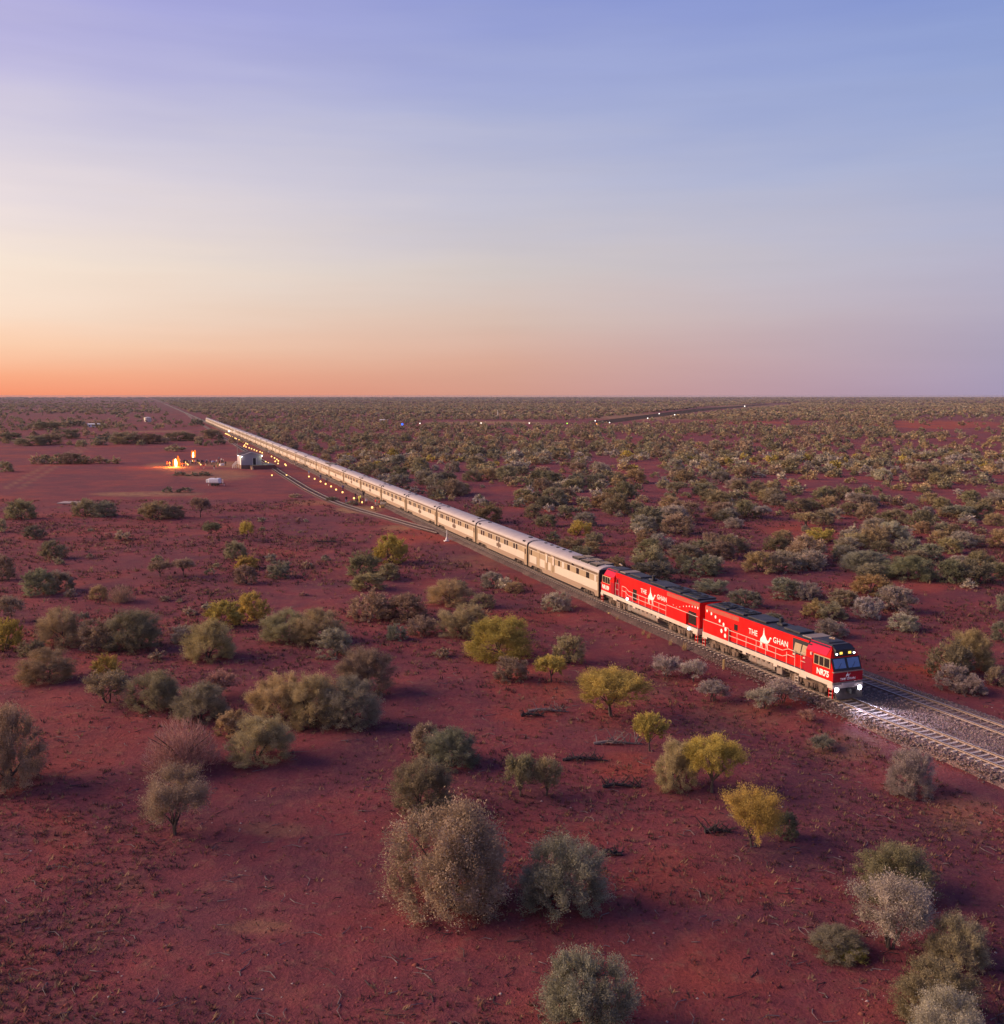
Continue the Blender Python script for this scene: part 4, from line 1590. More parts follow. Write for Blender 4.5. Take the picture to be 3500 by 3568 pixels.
# airfield lights
for px, py, mt, lb in ((1402, 1478, 'blue', 'bright blue airfield lamp on a short post'), (1464, 1475, 'lampw2', 'faint airfield lamp just right of the blue one'),
                       (1677, 1474, 'lampw2', 'small white airfield lamp left of the mast'), (1845, 1474, 'lampw2', 'small white airfield lamp right of the mast'),
                       (1977, 1475, 'green', 'green airfield lamp at the edge of the scrub'), (2080, 1477, 'amber', 'orange airfield lamp near the runway end'),
                       (2075, 1466, 'lampw2', 'white lamp at the near end of the runway'), (2125, 1472, 'lampw2', 'white lamp just right of the orange airfield lamp'),
                       (2258, 1457, 'lampw2', 'white lamp on the near edge of the runway, halfway along'), (2298, 1441, 'lampw2', 'bright white lamp beyond the runway'),
                       (2352, 1445, 'lampw2', 'white lamp beside the far half of the runway'), (2596, 1415, 'lampw2', 'farthest white lamp at the end of the runway')):
    p = at(px, py, 3.4)
    s = scale_at(p)
    root = thing('airfield_light', lb, 'lamp', (p.x, p.y, 0), group='airfield lights')
    m = MB()
    m.tube([(0, 0, 0), (0, 0, 3.2)], .06, 5)
    m.build('post', M['pole'], root)
    m = MB()
    m.sphere((0, 0, 3.4), (3.0 if mt == 'blue' else 1.7) / s, 8, 6)
    m.build('bulb', M[mt], root)
# runway
rw = [at(2050, 1470), at(2130, 1474), at(2480, 1428), at(2690, 1409), at(2660, 1408.5), at(2430, 1424)]
m = MB()
m.add([(p.x, p.y, .03) for p in rw], [(0, 1, 2, 5), (5, 2, 3, 4)])
o = m.build('runway', M['asphalt'])
tag(o, 'dark sealed runway strip running away to the right', kind='structure')
# concrete pad on the left plain
p = at(250, 1752)
m = MB()
m.bbox(-2.6, 2.6, -2, 2, -.05, .18, .04)
o = m.build('concrete_pad', mat('pad_concrete', (.36, .27, .25), .9, 0, .2, 1))
o.location = (p.x, p.y, 0)
tag(o, 'pale concrete pad lying flat on the left plain among bushes', 'concrete pad')


def points_stand():
    p = at(1558, 1886)
    root = thing('points_stand', 'white points stand with lever by the third carriage', 'points stand', (p.x, p.y, 0), .4)
    m = MB()
    m.tube([(0, 0, 0), (0, 0, 1.9)], [.10, .07], 8)
    m.build('post', M['trim'], root)
    m = MB()
    m.bbox(-.5, .35, -.3, .3, .0, .16, .03)
    m.loft([[(x, y, .16) for x, y in ((-.22, -.2), (.22, -.2), (.22, .2), (-.22, .2))], [(x, y, .75) for x, y in ((-.1, -.1), (.1, -.1), (.1, .1), (-.1, .1))]])
    m.build('base', M['trim'], root)
    m = MB()
    m.tube([(.1, 0, .3), (.9, .1, .42)], .05, 5)
    m.build('lever', M['trim'], root)
    p = at(1549, 1853)
    root = thing('ground_signal', 'small lit yellow signal lamp beside the carriage bogie', 'signal lamp', (p.x, p.y, 0))
    m = MB()
    m.tube([(0, 0, 0), (0, 0, .5)], .05, 6)
    m.build('post', M['black'], root)
    m = MB()
    m.sphere((0, 0, .68), .2, 8, 6)
    m.build('lamp', M['lampyel'], root)


points_stand()
# yellow stake and boards by the bank
p = at(2523, 2333)
root = thing('marker_stake', 'short yellow marker stake beside the leading locomotive', 'stake', (p.x, p.y, 0))
m = MB()
m.bbox(-.09, .09, -.06, .06, 0, .92, .02)
m.build('stake', M['bollard'], root)
for k, (px, py, a, lb) in enumerate(((2146, 2137, .5, 'longest yellow plank lying on the bank below the second locomotive'), (2133, 2131, .7, 'shorter tan plank lying against the long yellow one'))):
    p = at(px, py)
    m = MB()
    m.bbox(-1.0 + .3 * k, 1.0 - .3 * k, -.14, .14, 0, .09, .015)
    o = m.build('plank', M['bollard'])
    o.location = (p.x, p.y, .03)
    o.rotation_euler = (0, .05, a)
    tag(o, lb, 'plank', 'planks by the track')

# ------------------------------------------------------------------ lanterns, fire, people
LAN = MB()
pr = [(.13, 0), (.19, .08), (.22, .2), (.20, .33), (.12, .42), (.07, .43)]
LAN.loft([[(r * math.cos(2 * math.pi * k / 10), r * math.sin(2 * math.pi * k / 10), z) for k in range(10)] for r, z in pr])
LANM = LAN.mesh('paper_shade', M['lantern'])
LB_ = MB()
LB_.cyl((0, 0, .0), (0, 0, 1), .15, .05, 10)
LBM = LB_.mesh('base', M['black'])


def lantern(px, py, label, big=1.0):
    p = at(px, py + 2.5)
    s = scale_at(p)
    root = thing('lantern', label, 'lantern', (p.x, p.y, float(gz(np.array([p.x]), np.array([p.y]))[0]) + .02), group='glowing lanterns along the platform')
    k = max(1.0, 4.6 / s / .44) * big
    b = obj('base', LBM, root)
    a = obj('paper_shade', LANM, root)
    a.scale = b.scale = (k, k, k)
    a.location = (0, 0, .03)
    return root


ROW1 = [(1090, 610), (1106, 615), (1122, 622), (1138, 632), (1160, 645), (1183, 655), (1200, 662), (1216, 670), (1232, 678), (1270, 692), (1287, 703), (1303, 712), (1321, 720)]
ROW2 = [(1361, 740), (1382, 750), (1345, 763), (1333, 778), (1362, 788), (1404, 800), (1435, 812), (1472, 825), (1504, 840), (1549, 853), (1577, 865)]
ROW3 = [(1701, 916), (1741, 936), (1772, 956), (1792, 974), (1750, 981), (1788, 1009), (1881, 1019), (1892, 1034), (1623, 985), (1659, 1003)]
for i, (x, y) in enumerate(ROW1):
    lantern(500 + x / 3.808, 1350 + y / 3.808, '%s glowing lantern from the left in the tight far row beside distant carriages' % ORD[i + 1], .8)
for i, (x, y) in enumerate(ROW2):
    lantern(500 + x / 3.808, 1350 + y / 3.808, 'glowing lantern behind the shed roof, %s counting from the left' % ORD[sorted(ROW2).index((x, y)) + 1], .9)
for i, (x, y) in enumerate(ROW3):
    lantern(500 + x / 3.808, 1350 + y / 3.808, 'glowing lantern right of the shed, %s counting from the left' % ORD[sorted(ROW3).index((x, y)) + 1])
lantern(948, 1656, 'single glowing lantern alone on bare earth left of the siding')
lantern(999, 1656, 'glowing lantern standing on the siding rails right of the shed')
for (x, y), lb in (((562, 510), 'glowing lantern at the feet of the person in pale blue'), ((625, 535), 'glowing lantern alone between pale blue and dark blue walkers'), ((690, 565), 'glowing lantern below the person in dark blue'),
                   ((746, 593), 'glowing lantern right of the person in dark blue'), ((807, 620), 'glowing lantern alone in the middle of the near row'), ((862, 655), 'glowing lantern just left of the person in purple'),
                   ((933, 685), 'glowing lantern at the feet of the person in purple'), ((1152, 798), 'glowing lantern in front of the person in yellow'), ((1261, 855), 'nearest glowing lantern, by the rails below the red tops'),
                   ((1060, 752), 'small glowing lantern beside the dark figures left of yellow')):
    lantern(900 + x / 3.173, 1500 + y / 3.173, lb)


def flame(name, label, px, pyb, h, w, core_k, seed, z=0.0, group=None, cat='fire'):
    p = at(px, pyb)
    root = thing(name, label, cat, (p.x, p.y, 0), group=group)
    r_ = random.Random(seed)

    def shape(h, w, z0, n=10, m_=9, sway=.12):
        se = []
        for k in range(m_ + 1):
            t = k / m_
            rr = w / 2 * (.55 + 1.1 * t) * (1 - t) ** .7 * 1.35 + .01
            ox = sway * h * math.sin(t * 3 + seed) * t * .5
            se.append([(ox + rr * math.cos(2 * math.pi * i / n) * (1 + .2 * r_.uniform(-1, 1)), rr * math.sin(2 * math.pi * i / n), z0 + h * t) for i in range(n)])
        mm = MB()
        mm.loft(se)
        return mm
    shape(h * .72, w * .42, z + .02).build('flame_core', M['flame'], root, True)
    # outer tongues that stand round the core
    for k in range(7):
        a = k * 2 * math.pi / 7
        q = shape(h * r_.uniform(.6, 1.0), w * .42, z, 7, 7, .1)
        oo = q.build('flame_tongue', M['flame2'], root, True)
        oo.location = (w * .42 * math.cos(a), w * .30 * abs(math.sin(a)) + .18 * w, 0)
    return root, p


bf, pf = flame('bonfire', 'large bright bonfire with a white hot core left of the crowd', 614, 1627, 4.0, 2.3, .5, 2)
m = MB()
for k in range(9):
    a = k * .7
    m.tube([(.9 * math.cos(a), .9 * math.sin(a), .05), (.1 * math.cos(a), .1 * math.sin(a), .7)], [.09, .06], 6)
m.build('logs', M['deaddark'], bf)
fl = bpy.data.lights.new('fire_light', 'POINT')
fl.energy = 9500
fl.color = (1.0, .28, .05)
fl.shadow_soft_size = .8
flo = obj('fire_light', fl, bf)
flo.location = (-.4, -1.2, 1.9)
tf, pt = flame('fire_torch', 'tall torch with a raised orange flame above the crowd', 674, 1614, 2.8, 1.4, .5, 5, 2.1)
m = MB()
m.tube([(0, 0, 0), (0, 0, 1.95)], .05, 6)
m.cyl((0, 0, 2.02), (0, 0, 1), .35, .2, 12, r2=.5)
m.build('torch_stand', M['black'], tf)
b2, pb = flame('brazier', 'low fire burning in a drum below the raised torch', 672, 1613.5, 1.0, .9, .5, 8, .45)
m = MB()
m.cyl((0, 0, .22), (0, 0, 1), .45, .44, 14)
m.build('drum', M['black'], b2)

# people ------------------------------------------------------------


def person_mesh(name, pose):
    """one continuous skinned figure, 1.72 m tall, facing -y; slots: skin, hair, top, trousers, shoes"""
    j = dict(pel=(0, 0, .95), wai=(0, .0, 1.12), che=(0, .01, 1.34), nec=(0, 0, 1.47), hd0=(0, -.015, 1.56), hd1=(0, -.02, 1.68))
    st, ar, fw = pose
    for s, sg in (('l', 1), ('r', -1)):
        j['hip' + s] = (.10 * sg, 0, .90)
        j['kne' + s] = (.11 * sg + .02 * sg, -.03 - st * sg * .5, .49)
        j['ank' + s] = (.12 * sg, -st * sg + .03, .09)
        j['toe' + s] = (.14 * sg, -st * sg - .13, .04)
        j['sho' + s] = (.19 * sg, .01, 1.40)
        j['elb' + s] = ((.25 + ar * .1) * sg, .02 - fw * .12, 1.13)
        j['wri' + s] = ((.24 - ar * .1) * sg, -.06 - fw * .25, .90 + fw * .2)
        j['han' + s] = ((.235 - ar * .12) * sg, -.09 - fw * .3, .80 + fw * .24)
    names = list(j)
    ix = {n: i for i, n in enumerate(names)}
    ed = [('pel', 'wai'), ('wai', 'che'), ('che', 'nec'), ('nec', 'hd0'), ('hd0', 'hd1')]
    for s in 'lr':
        ed += [('pel', 'hip' + s), ('hip' + s, 'kne' + s), ('kne' + s, 'ank' + s), ('ank' + s, 'toe' + s), ('che', 'sho' + s), ('sho' + s, 'elb' + s), ('elb' + s, 'wri' + s), ('wri' + s, 'han' + s)]
    rad = dict(pel=(.15, .11), wai=(.14, .10), che=(.16, .11), nec=(.055, .055), hd0=(.085, .1), hd1=(.075, .09))
    for s in 'lr':
        rad.update({'hip' + s: (.09, .09), 'kne' + s: (.06, .06), 'ank' + s: (.045, .045), 'toe' + s: (.04, .03), 'sho' + s: (.065, .065), 'elb' + s: (.045, .045), 'wri' + s: (.035, .03), 'han' + s: (.035, .02)})
    me = bpy.data.meshes.new(name)
    me.from_pydata([j[n] for n in names], [(ix[a], ix[b]) for a, b in ed], [])
    o = bpy.data.objects.new(name, me)
    COL.objects.link(o)
    o.modifiers.new('skin', 'SKIN')
    ss = o.modifiers.new('sub', 'SUBSURF')
    ss.levels = ss.render_levels = 1
    for i, n in enumerate(names):
        sv = me.skin_vertices[0].data[i]
        sv.radius = rad[n]
        sv.use_root = (n == 'pel')
    dg = bpy.context.evaluated_depsgraph_get()
    r = bpy.data.meshes.new_from_object(o.evaluated_get(dg))
    bpy.data.objects.remove(o)
    r.materials.clear()
    for k in range(5):
        r.materials.append(None)
    co = np.array([tuple(p.center) for p in r.polygons])
    z, x, y = co[:, 2], np.abs(co[:, 0]), co[:, 1]
    mi = np.where(z > 1.5, 0, np.where(z > .93, 2, np.where(z > .1, 3, 4)))
    mi = np.where((z > 1.62) | ((z > 1.54) & (y > .0)), 1, mi)
    mi = np.where((x > .19) & (z < .97) & (z > .6), 0, mi)
    r.polygons.foreach_set('material_index', mi.astype(np.int32))
    r.polygons.foreach_set('use_smooth', np.ones(len(r.polygons), bool))
    return r


PM = [person_mesh('person_body', q) for q in ((.0, 0, 0), (.12, .2, .1), (-.1, 0, .8), (.2, .1, .3))]
_cm = {}


def cm(col, rough=.85):
    k = tuple(round(c, 3) for c in col)
    if k not in _cm:
        _cm[k] = mat('cloth_%d' % len(_cm), col, rough, 0, .1, 8)
    return _cm[k]


SKIN, HAIRS, SHOE = (.42, .24, .17), [(.03, .02, .015), (.2, .17, .15), (.12, .07, .04)], (.04, .035, .03)
CLO = dict(dark=(.03, .03, .04), navy=(.03, .045, .16), purple=(.07, .04, .16), white=(.72, .70, .68), red=(.65, .03, .03), orange=(.72, .09, .03), hivis=(.62, .62, .12), blue=(.25, .38, .65), jeans=(.12, .18, .36),
           grey=(.25, .24, .25), khaki=(.36, .28, .18), pink=(.55, .28, .3), light=(.6, .5, .42), black=(.015, .015, .018), green=(.16, .26, .06), tan=(.5, .33, .2))


def person(px, py, top, bot, label, group, pose=0, face=0.0, h=1.0, k=None):
    p = at(px, py)
    o = bpy.data.objects.new('person', PM[pose])
    COL.objects.link(o)
    sc = h * 1.04
    o.location = (p.x, p.y, float(gz(np.array([p.x]), np.array([p.y]))[0]))
    o.scale = (sc, sc, sc)
    o.rotation_euler = (0, 0, face)
    cols = [SKIN, HAIRS[(int(px) + pose) % 3], CLO[top], CLO[bot], SHOE]
    for i, c in enumerate(cols):
        o.material_slots[i].link = 'OBJECT'
        o.material_slots[i].material = cm(c)
    tag(o, label, 'person', group)
    return o


G1, G2 = 'people beside the carriages', 'people gathered between the fire and the shed'
c7 = lambda x, y: (900 + x / 3.173, 1500 + y / 3.173)
for (x, y), top, bot, lb, po, fa in (
        ((563, 500), 'blue', 'light', 'person in a pale blue top walking beside the lantern', 3, 1.0), ((690, 548), 'navy', 'jeans', 'person in dark blue walking between the lanterns', 1, .6),
        ((757, 588), 'grey', 'dark', 'person in grey right of the one in dark blue', 0, .2), ((937, 672), 'purple', 'dark', 'person in purple standing over a lantern by the train', 0, -.4),
        ((975, 806), 'black', 'jeans', 'person in black top and blue jeans on the siding rails', 1, .3), ((1075, 770), 'dark', 'dark', 'person in dark clothes holding a lantern, left of yellow', 2, 1.2),
        ((1118, 800), 'hivis', 'hivis', 'person in a yellow hi-vis jacket facing the train', 1, 2.5), ((1133, 793), 'hivis', 'dark', 'second person in yellow, half behind the hi-vis jacket', 2, -1.0),
        ((1093, 830), 'black', 'black', 'person all in black in front of the yellow jackets', 3, -.5), ((1165, 752), 'dark', 'dark', 'person in dark clothes close to the carriage, behind yellow', 0, 0),
        ((1196, 828), 'white', 'black', 'person in a white top and black trousers', 1, .8), ((1300, 838), 'red', 'light', 'person in a red top and pale trousers by the table', 3, -1.2),
        ((1341, 846), 'orange', 'black', 'person in an orange-red top and dark trousers at the table', 2, -1.6), ((1160, 812), 'dark', 'black', 'person in black just right of the yellow jackets', 0, 1.5),
        ((402, 385), 'grey', 'light', 'person in grey beside the middle carriages', 0, 1), ((440, 392), 'light', 'dark', 'person in a pale top beside the middle carriages', 1, 0),
        ((118, 268), 'white', 'dark', 'person in a white top at the far lanterns', 0, .5), ((90, 262), 'dark', 'dark', 'person in dark clothes at the far lanterns', 1, 2)):
    q = c7(x, y)
    person(q[0], q[1], top, bot, lb, G1, po, fa)
# table with white cloth by the carriage door
p = at(*c7(1388, 838))
root = thing('table', 'small white folding table beside the carriage door', 'table', (p.x, p.y, 0), .4)
m = MB()
m.bbox(-.8, .8, -.4, .4, .72, .77, .015)
m.build('tabletop', M['trim'], root)
for x in (-.7, .7):
    for y in (-.3, .3):
        m = MB()
        m.tube([(x, y, 0), (x, y, .72)], .02, 5)
        m.build('leg', M['pole'], root)
p = at(*c7(1372, 852))
root = thing('step_box', 'pale wooden step box below the carriage door', 'step box', (p.x, p.y, 0), .4)
m = MB()
m.bbox(-.5, .5, -.3, .0, 0, .28, .02)
m.bbox(-.5, .5, .0, .3, 0, .55, .02)
m.build('treads', M['bollard'], root)

rs0 = random.Random(12)
c8 = lambda x, y: (560 + x / 6.347, 1560 + y / 6.347)
crowd = [(150, 412, 'orange', 'dark', 'person left of the bonfire in its orange glow, farthest left', 0), (200, 414, 'tan', 'tan', 'person close to the left side of the bonfire', 2), (262, 372, 'grey', 'dark', 'person behind the left edge of the bonfire', 0),
         (442, 402, 'tan', 'dark', 'person close to the right side of the bonfire', 1), (482, 430, 'orange', 'tan', 'person in orange light right of the bonfire', 2), (440, 350, 'pink', 'dark', 'person in a pink top behind the right of the bonfire', 0),
         (565, 432, 'tan', 'khaki', 'person in tan standing forward between bonfire and torch', 1), (505, 372, 'dark', 'dark', 'person in dark clothes left of the diagonal lanterns', 0), (585, 372, 'black', 'dark', 'person in black behind the diagonal lanterns', 1),
         (622, 372, 'grey', 'dark', 'person in grey just left of the torch', 0), (668, 376, 'white', 'grey', 'person in white beside the torch', 1), (770, 374, 'light', 'dark', 'person in a pale top just right of the torch', 2),
         (890, 372, 'pink', 'grey', 'person in pink right of the three bright lanterns', 0), (955, 470, 'red', 'light', 'person in dull red standing forward of the crowd', 1), (1003, 412, 'navy', 'light', 'person in navy with pale trousers near the crowd centre', 3),
         (1020, 360, 'blue', 'dark', 'person in a pale blue top at the crowd centre', 0), (1053, 362, 'grey', 'dark', 'person in grey at the crowd centre, behind', 0), (1100, 372, 'navy', 'dark', 'person in navy left of the blue group', 1),
         (1133, 392, 'blue', 'black', 'person in light blue at the left of the blue group', 0), (1160, 376, 'blue', 'dark', 'person in light blue in the middle of the blue group', 2), (1200, 386, 'navy', 'black', 'person in navy at the right of the blue group', 1),
         (1185, 490, 'black', 'light', 'person in black standing nearest the bushes, forward of the crowd', 1), (1238, 362, 'white', 'black', 'person in a white shirt left of the hi-vis vest', 0), (1265, 440, 'hivis', 'green', 'person in a yellow hi-vis vest in the crowd', 0),
         (1300, 392, 'black', 'black', 'person in black left of the round table', 1), (1418, 414, 'grey', 'khaki', 'person in grey right of the round table', 3), (1438, 398, 'black', 'black', 'rightmost person of the crowd, dressed in black', 0),
         (1388, 348, 'light', 'dark', 'person in a pale top behind the round table', 2), (1290, 300, 'grey', 'dark', 'person at the back of the crowd behind the hi-vis vest', 0), (1345, 330, 'white', 'dark', 'person in white behind the round table, left', 1)]
for i, (x, y, top, bot, lb, po) in enumerate(crowd):
    q = c8(x, y)
    person(q[0], q[1], top, bot, lb, G2, po, (i * 1.7) % 6.28, .94 + .08 * ((i * 37) % 10) / 10)
for k in range(16):
    q = c8(rs0.uniform(500, 1440), rs0.uniform(345, 385))
    person(q[0], q[1], rs0.choice(['dark', 'black', 'navy', 'grey']), 'dark', 'person in dark clothes standing in the packed back rows of the crowd', G2, k % 4, rs0.uniform(0, 6.28), rs0.uniform(.94, 1.05))
p = at(*c8(1357, 400))
root = thing('table', 'round table under a white cloth at the right of the crowd', 'table', (p.x, p.y, 0))
m = MB()
m.cyl((0, 0, .74), (0, 0, 1), .9, .04, 20)
m.build('tabletop', M['trim'], root)
m = MB()
m.loft([[((.92 + (.06 * math.cos(7 * a) if z < .3 else 0)) * math.cos(a), (.92 + (.06 * math.cos(7 * a) if z < .3 else 0)) * math.sin(a), z) for a in [2 * math.pi * k / 28 for k in range(28)]] for z in (.12, .72)], caps=False)
m.build('cloth', M['trim'], root)
for x, y, lb in ((550, 300, 'upper left lantern of the diagonal trio beside the torch'), (580, 333, 'middle lantern of the diagonal trio left of the torch'), (605, 350, 'lower right lantern of the diagonal trio left of the torch'),
                 (822, 285, 'first of three bright lanterns right of the torch'), (850, 312, 'second of three bright lanterns right of the torch'), (886, 350, 'third of three bright lanterns right of the torch')):
    q = c8(x, y + 25)
    lantern(q[0], q[1], lb, 1.0)
# bright lamps hung between carriages (lit door lamps)
for i, (x, y, lb) in enumerate(((1386, 682, 'bright white lamp held up beside the seventh carriage'), (408, 270, 'bright white lamp beside the far carriages right of the shed'))):
    q = c7(x, y)
    pz = 2.9
    p = at(q[0], q[1], pz)
    root = thing('door_lamp', lb, 'lamp', (p.x, p.y, 0), group='white lamps on stands beside the train')
    m = MB()
    m.tube([(0, 0, 0), (0, 0, pz)], .03, 5)
    m.build('stand', M['pole'], root)
    m = MB()
    m.sphere((0, 0, pz), 3.6 / scale_at(p), 8, 6)
    m.build('bulb', M['lampw2'], root)
for x, y, lb in ((1420, 653, 'bright white lamp beside the distant carriages above the shed'), (1137, 577, 'bright lamp at the far end of the lantern row')):
    q = (500 + x / 3.808, 1350 + y / 3.808)
    p = at(q[0], q[1], 2.6)
    root = thing('door_lamp', lb, 'lamp', (p.x, p.y, 0), group='white lamps on stands beside the train')
    m = MB()
    m.tube([(0, 0, 0), (0, 0, 2.6)], .03, 5)
    m.build('stand', M['pole'], root)
    m = MB()
    m.sphere((0, 0, 2.6), 3.4 / scale_at(p), 8, 6)
    m.build('bulb', M['lampw2'], root)

# ------------------------------------------------------------------ bushes


def unit(v):
    return v / np.maximum(np.linalg.norm(v, axis=-1, keepdims=True), 1e-9)


def crown(seed, kind, nl, ll, lw, nlobe=15, per=16):
    """unit-width, unit-height crown: irregular lobes carrying brushy tufts of small leaf triangles"""
    r = np.random.default_rng(seed)
    cen, sem = {'D': (np.array([0, 0, .42]), np.array([.5, .5, .56])), 'T': (np.array([0, 0, .66]), np.array([.5, .5, .36]))}.get(kind, (np.array([0, 0, .56]), np.array([.46, .46, .46])))
    d = unit(r.normal(size=(nlobe * 6, 3)))
    d = d[d[:, 2] > (-.55 if kind == 'D' else -.35)]
    pick = [0]
    for i in range(1, len(d)):          # spread the lobes out
        if len(pick) < nlobe and min(np.linalg.norm(d[i] - d[j]) for j in pick) > (.36 if nlobe > 16 else .42): pick.append(i)
    d = d[pick]
    rc = r.uniform(.12, .20, len(d)) if nlobe > 16 else r.uniform(.13, .245, len(d))
    if kind == 'V': rc = r.uniform(.09, .17, len(d))
    ph = r.uniform(0, 6.28, 4)
    sw = 1 + .07 * np.sin(2 * np.arctan2(d[:, 1], d[:, 0]) + ph[0]) + .06 * np.sin(5 * np.arctan2(d[:, 1], d[:, 0]) + ph[1] + 3 * d[:, 2]) + r.uniform(-.09, .08, len(d))
    c = cen + d * (sem - rc[:, None]) * sw[:, None]
    if kind == 'V':
        c[:, :2] *= (.35 + .8 * np.clip(c[:, 2], 0, 1))[:, None]
    c[:, 2] = np.maximum(c[:, 2], rc * .6)
    if kind == 'D':         # low lobes that rest on the ground
        a = np.arange(7) * .9 + r.uniform(0, 6.28)
        c = np.vstack([c, np.stack([.33 * np.cos(a), .33 * np.sin(a), np.full(7, .17)], 1) * r.uniform(.8, 1.1, (7, 1))])
        rc = np.concatenate([rc, r.uniform(.12, .18, 7)])
    if kind != 'V':
        ci = r.uniform(-.24, .24, (7, 3)) * np.array([1, 1, .6]) + cen
        c, rc = np.vstack([c, ci]), np.concatenate([rc, r.uniform(.14, .22, 7)])
    # tufts on the outside of the lobes
    nt_ = max(10, nl // per)
    w = rc ** 2
    k = r.choice(len(c), nt_, p=w / w.sum())
    out = unit(c[k] - cen + np.array([0, 0, .12]))
    dr = unit(unit(r.normal(size=(nt_, 3))) + out * .75 + np.array([0, 0, .2]))
    deep = r.uniform(0, 1, nt_) ** 2.5
    O = c[k] + dr * (rc[k] * (1.0 - .65 * deep))[:, None]
    A = unit(dr * .75 + np.array([0, 0, .55]) + r.normal(size=(nt_, 3)) * .22)
    tl = r.uniform(.09, .17, nt_) * (1.25 if kind == 'V' else 1)
    tt = np.clip(r.uniform(0, 1, nt_) * .75 + r.uniform(0, .3, len(c))[k], 0, 1)
    q = np.repeat(np.arange(nt_), per)
    n = len(q)
    u = r.uniform(-.35, 1, n)
    sp = (.22 + .36 * np.sin(np.clip(u, 0, 1) * 2.6))[:, None] * .50
    P = O[q] + A[q] * (tl[q] * u)[:, None] + r.normal(size=(n, 3)) * sp * tl[q][:, None]
    ax = unit(A[q] + r.normal(size=(n, 3)) * .6)
    wd = unit(np.cross(ax, r.normal(size=(n, 3))))
    L_ = ll * r.uniform(.6, 1.35, (n, 1))
    W_ = lw * r.uniform(.6, 1.3, (n, 1))
    V = np.stack([P - wd * W_ / 2, P + wd * W_ / 2, P + ax * L_], 1)
    k2 = .49 / np.percentile(np.abs(V[..., :2]), 98.5)
    k3 = 1.0 / np.percentile(V[..., 2], 99.5)
    V[..., :2] *= k2
    V[..., 2] *= k3
    c = c * np.array([k2, k2, k3])
    V[..., 2] = np.maximum(V[..., 2], .01)
    tint = np.clip(tt[q] * .85 + r.uniform(-.08, .18, n), 0, 1.05)
    return V.reshape(-1, 3), np.arange(n * 3).reshape(-1, 3), tint, c, rc, cen


def tubes_mesh(name, paths, material, n=5):
    m = MB()
    for pts, rad in paths:
        m.tube(pts, rad, n)
    return m.mesh(name, material)


def make_variant(seed, kind, nl, ll, lw, twig=8):
    per = {0: 210, 1: 62, 2: 18}[seed // 100]
    if kind == 'X':
        ll, lw = max(ll, .045), max(lw, .022)
        r = np.random.default_rng(seed)
        V, tint = [], []
        nl2 = nl
        # fine upright bare twigs
        base = unit(np.stack([r.normal(size=nl2), r.normal(size=nl2), np.abs(r.normal(size=nl2)) * .9 + .1], 1)) * r.uniform(.25, .98, (nl2, 1)) * np.array([.5, .5, .92])
        ax = unit(base * np.array([1, 1, .6]) + np.array([0, 0, .5]) + r.normal(size=(nl2, 3)) * .25)
        wd = unit(np.cross(ax, r.normal(size=(nl2, 3))))
        L_ = ll * 2.6 * r.uniform(.5, 1.2, (nl2, 1))
        W_ = lw * .42
        V = np.stack([base - wd * W_ / 2, base + wd * W_ / 2, base + ax * L_], 1).reshape(-1, 3)
        V[:, 2] = np.maximum(V[:, 2], .01)
        me = np_mesh('crown', V, np.arange(nl2 * 3).reshape(-1, 3), M['leaf'], attr=r.uniform(.2, .9, nl2))
        c = unit(r.normal(size=(12, 3))) * np.array([.4, .4, .3]) + np.array([0, 0, .6])
        cen = np.array([0, 0, .5])
    else:
        V, Fa, tint, c, rc, cen = crown(seed, kind, nl, ll, lw, 22 if kind == 'D' else 15, per)
        me = np_mesh('crown', V, Fa, M['leaf'], attr=tint)
    r = random.Random(seed)
    paths = []
    fork = .16 if kind != 'T' else .26
    tops = [c[i] for i in range(0, len(c), max(1, len(c) // twig))][:twig]
    nst = 1 if kind == 'T' else 3
    for q in range(nst):
        bx, by = (r.uniform(-.04, .04), r.uniform(-.04, .04)) if nst > 1 else (0, 0)
        fx, fy = bx * 2.4 + r.uniform(-.04, .04), by * 2.4 + r.uniform(-.04, .04)
        paths.append(([(bx, by, -.05), ((bx + fx) / 2 + .01, (by + fy) / 2, fork * .5), (fx, fy, fork)], [.034 if nst == 1 else .024, .026 if nst == 1 else .02, .017]))
        for t in tops[q::nst]:
            mid = (fx * .6 + t[0] * .4, fy * .6 + t[1] * .4, fork * .45 + t[2] * .5)
            paths.append(([(fx, fy, fork - .02), mid, tuple(t)], [.016, .011, .004]))
    tr = tubes_mesh('trunk', paths, M['bark'])
    return me, tr


VAR = {}
for q, (tag_, nd, ll, lw) in enumerate((('hi', (66000, 44000, 38000, 6000), .022, .0112), ('mid', (10000, 8000, 7000, 2600), .055, .027), ('low', (1600, 1200, 1200, 600), .13, .075))):
    VAR[tag_] = {'D': [make_variant(100 * q + k, 'D', nd[0], ll, lw) for k in range(6)], 'T': [make_variant(100 * q + 20 + k, 'T', nd[1], ll, lw) for k in range(4)],
                 'V': [make_variant(100 * q + 40 + k, 'V', nd[2], ll, lw) for k in range(3)], 'X': [make_variant(100 * q + 60 + k, 'X', nd[3], ll, lw) for k in range(2)]}

BC = dict(gold=(.36, .27, .145), brown=(.30, .22, .145), olive=(.27, .232, .135), ygreen=(.40, .315, .085), grey=(.285, .250, .175), lilac=(.35, .295, .24),
          dark=(.185, .170, .115), pale=(.40, .345, .25), pink=(.34, .19, .155), green=(.22, .22, .12), amber=(.37, .265, .12))
CN = dict(gold='golden-brown', brown='brown', olive='olive', ygreen='yellow-green', grey='grey-green', lilac='pale grey', dark='dark green', pale='pale straw-grey', pink='reddish bare', green='green', amber='amber-yellow')

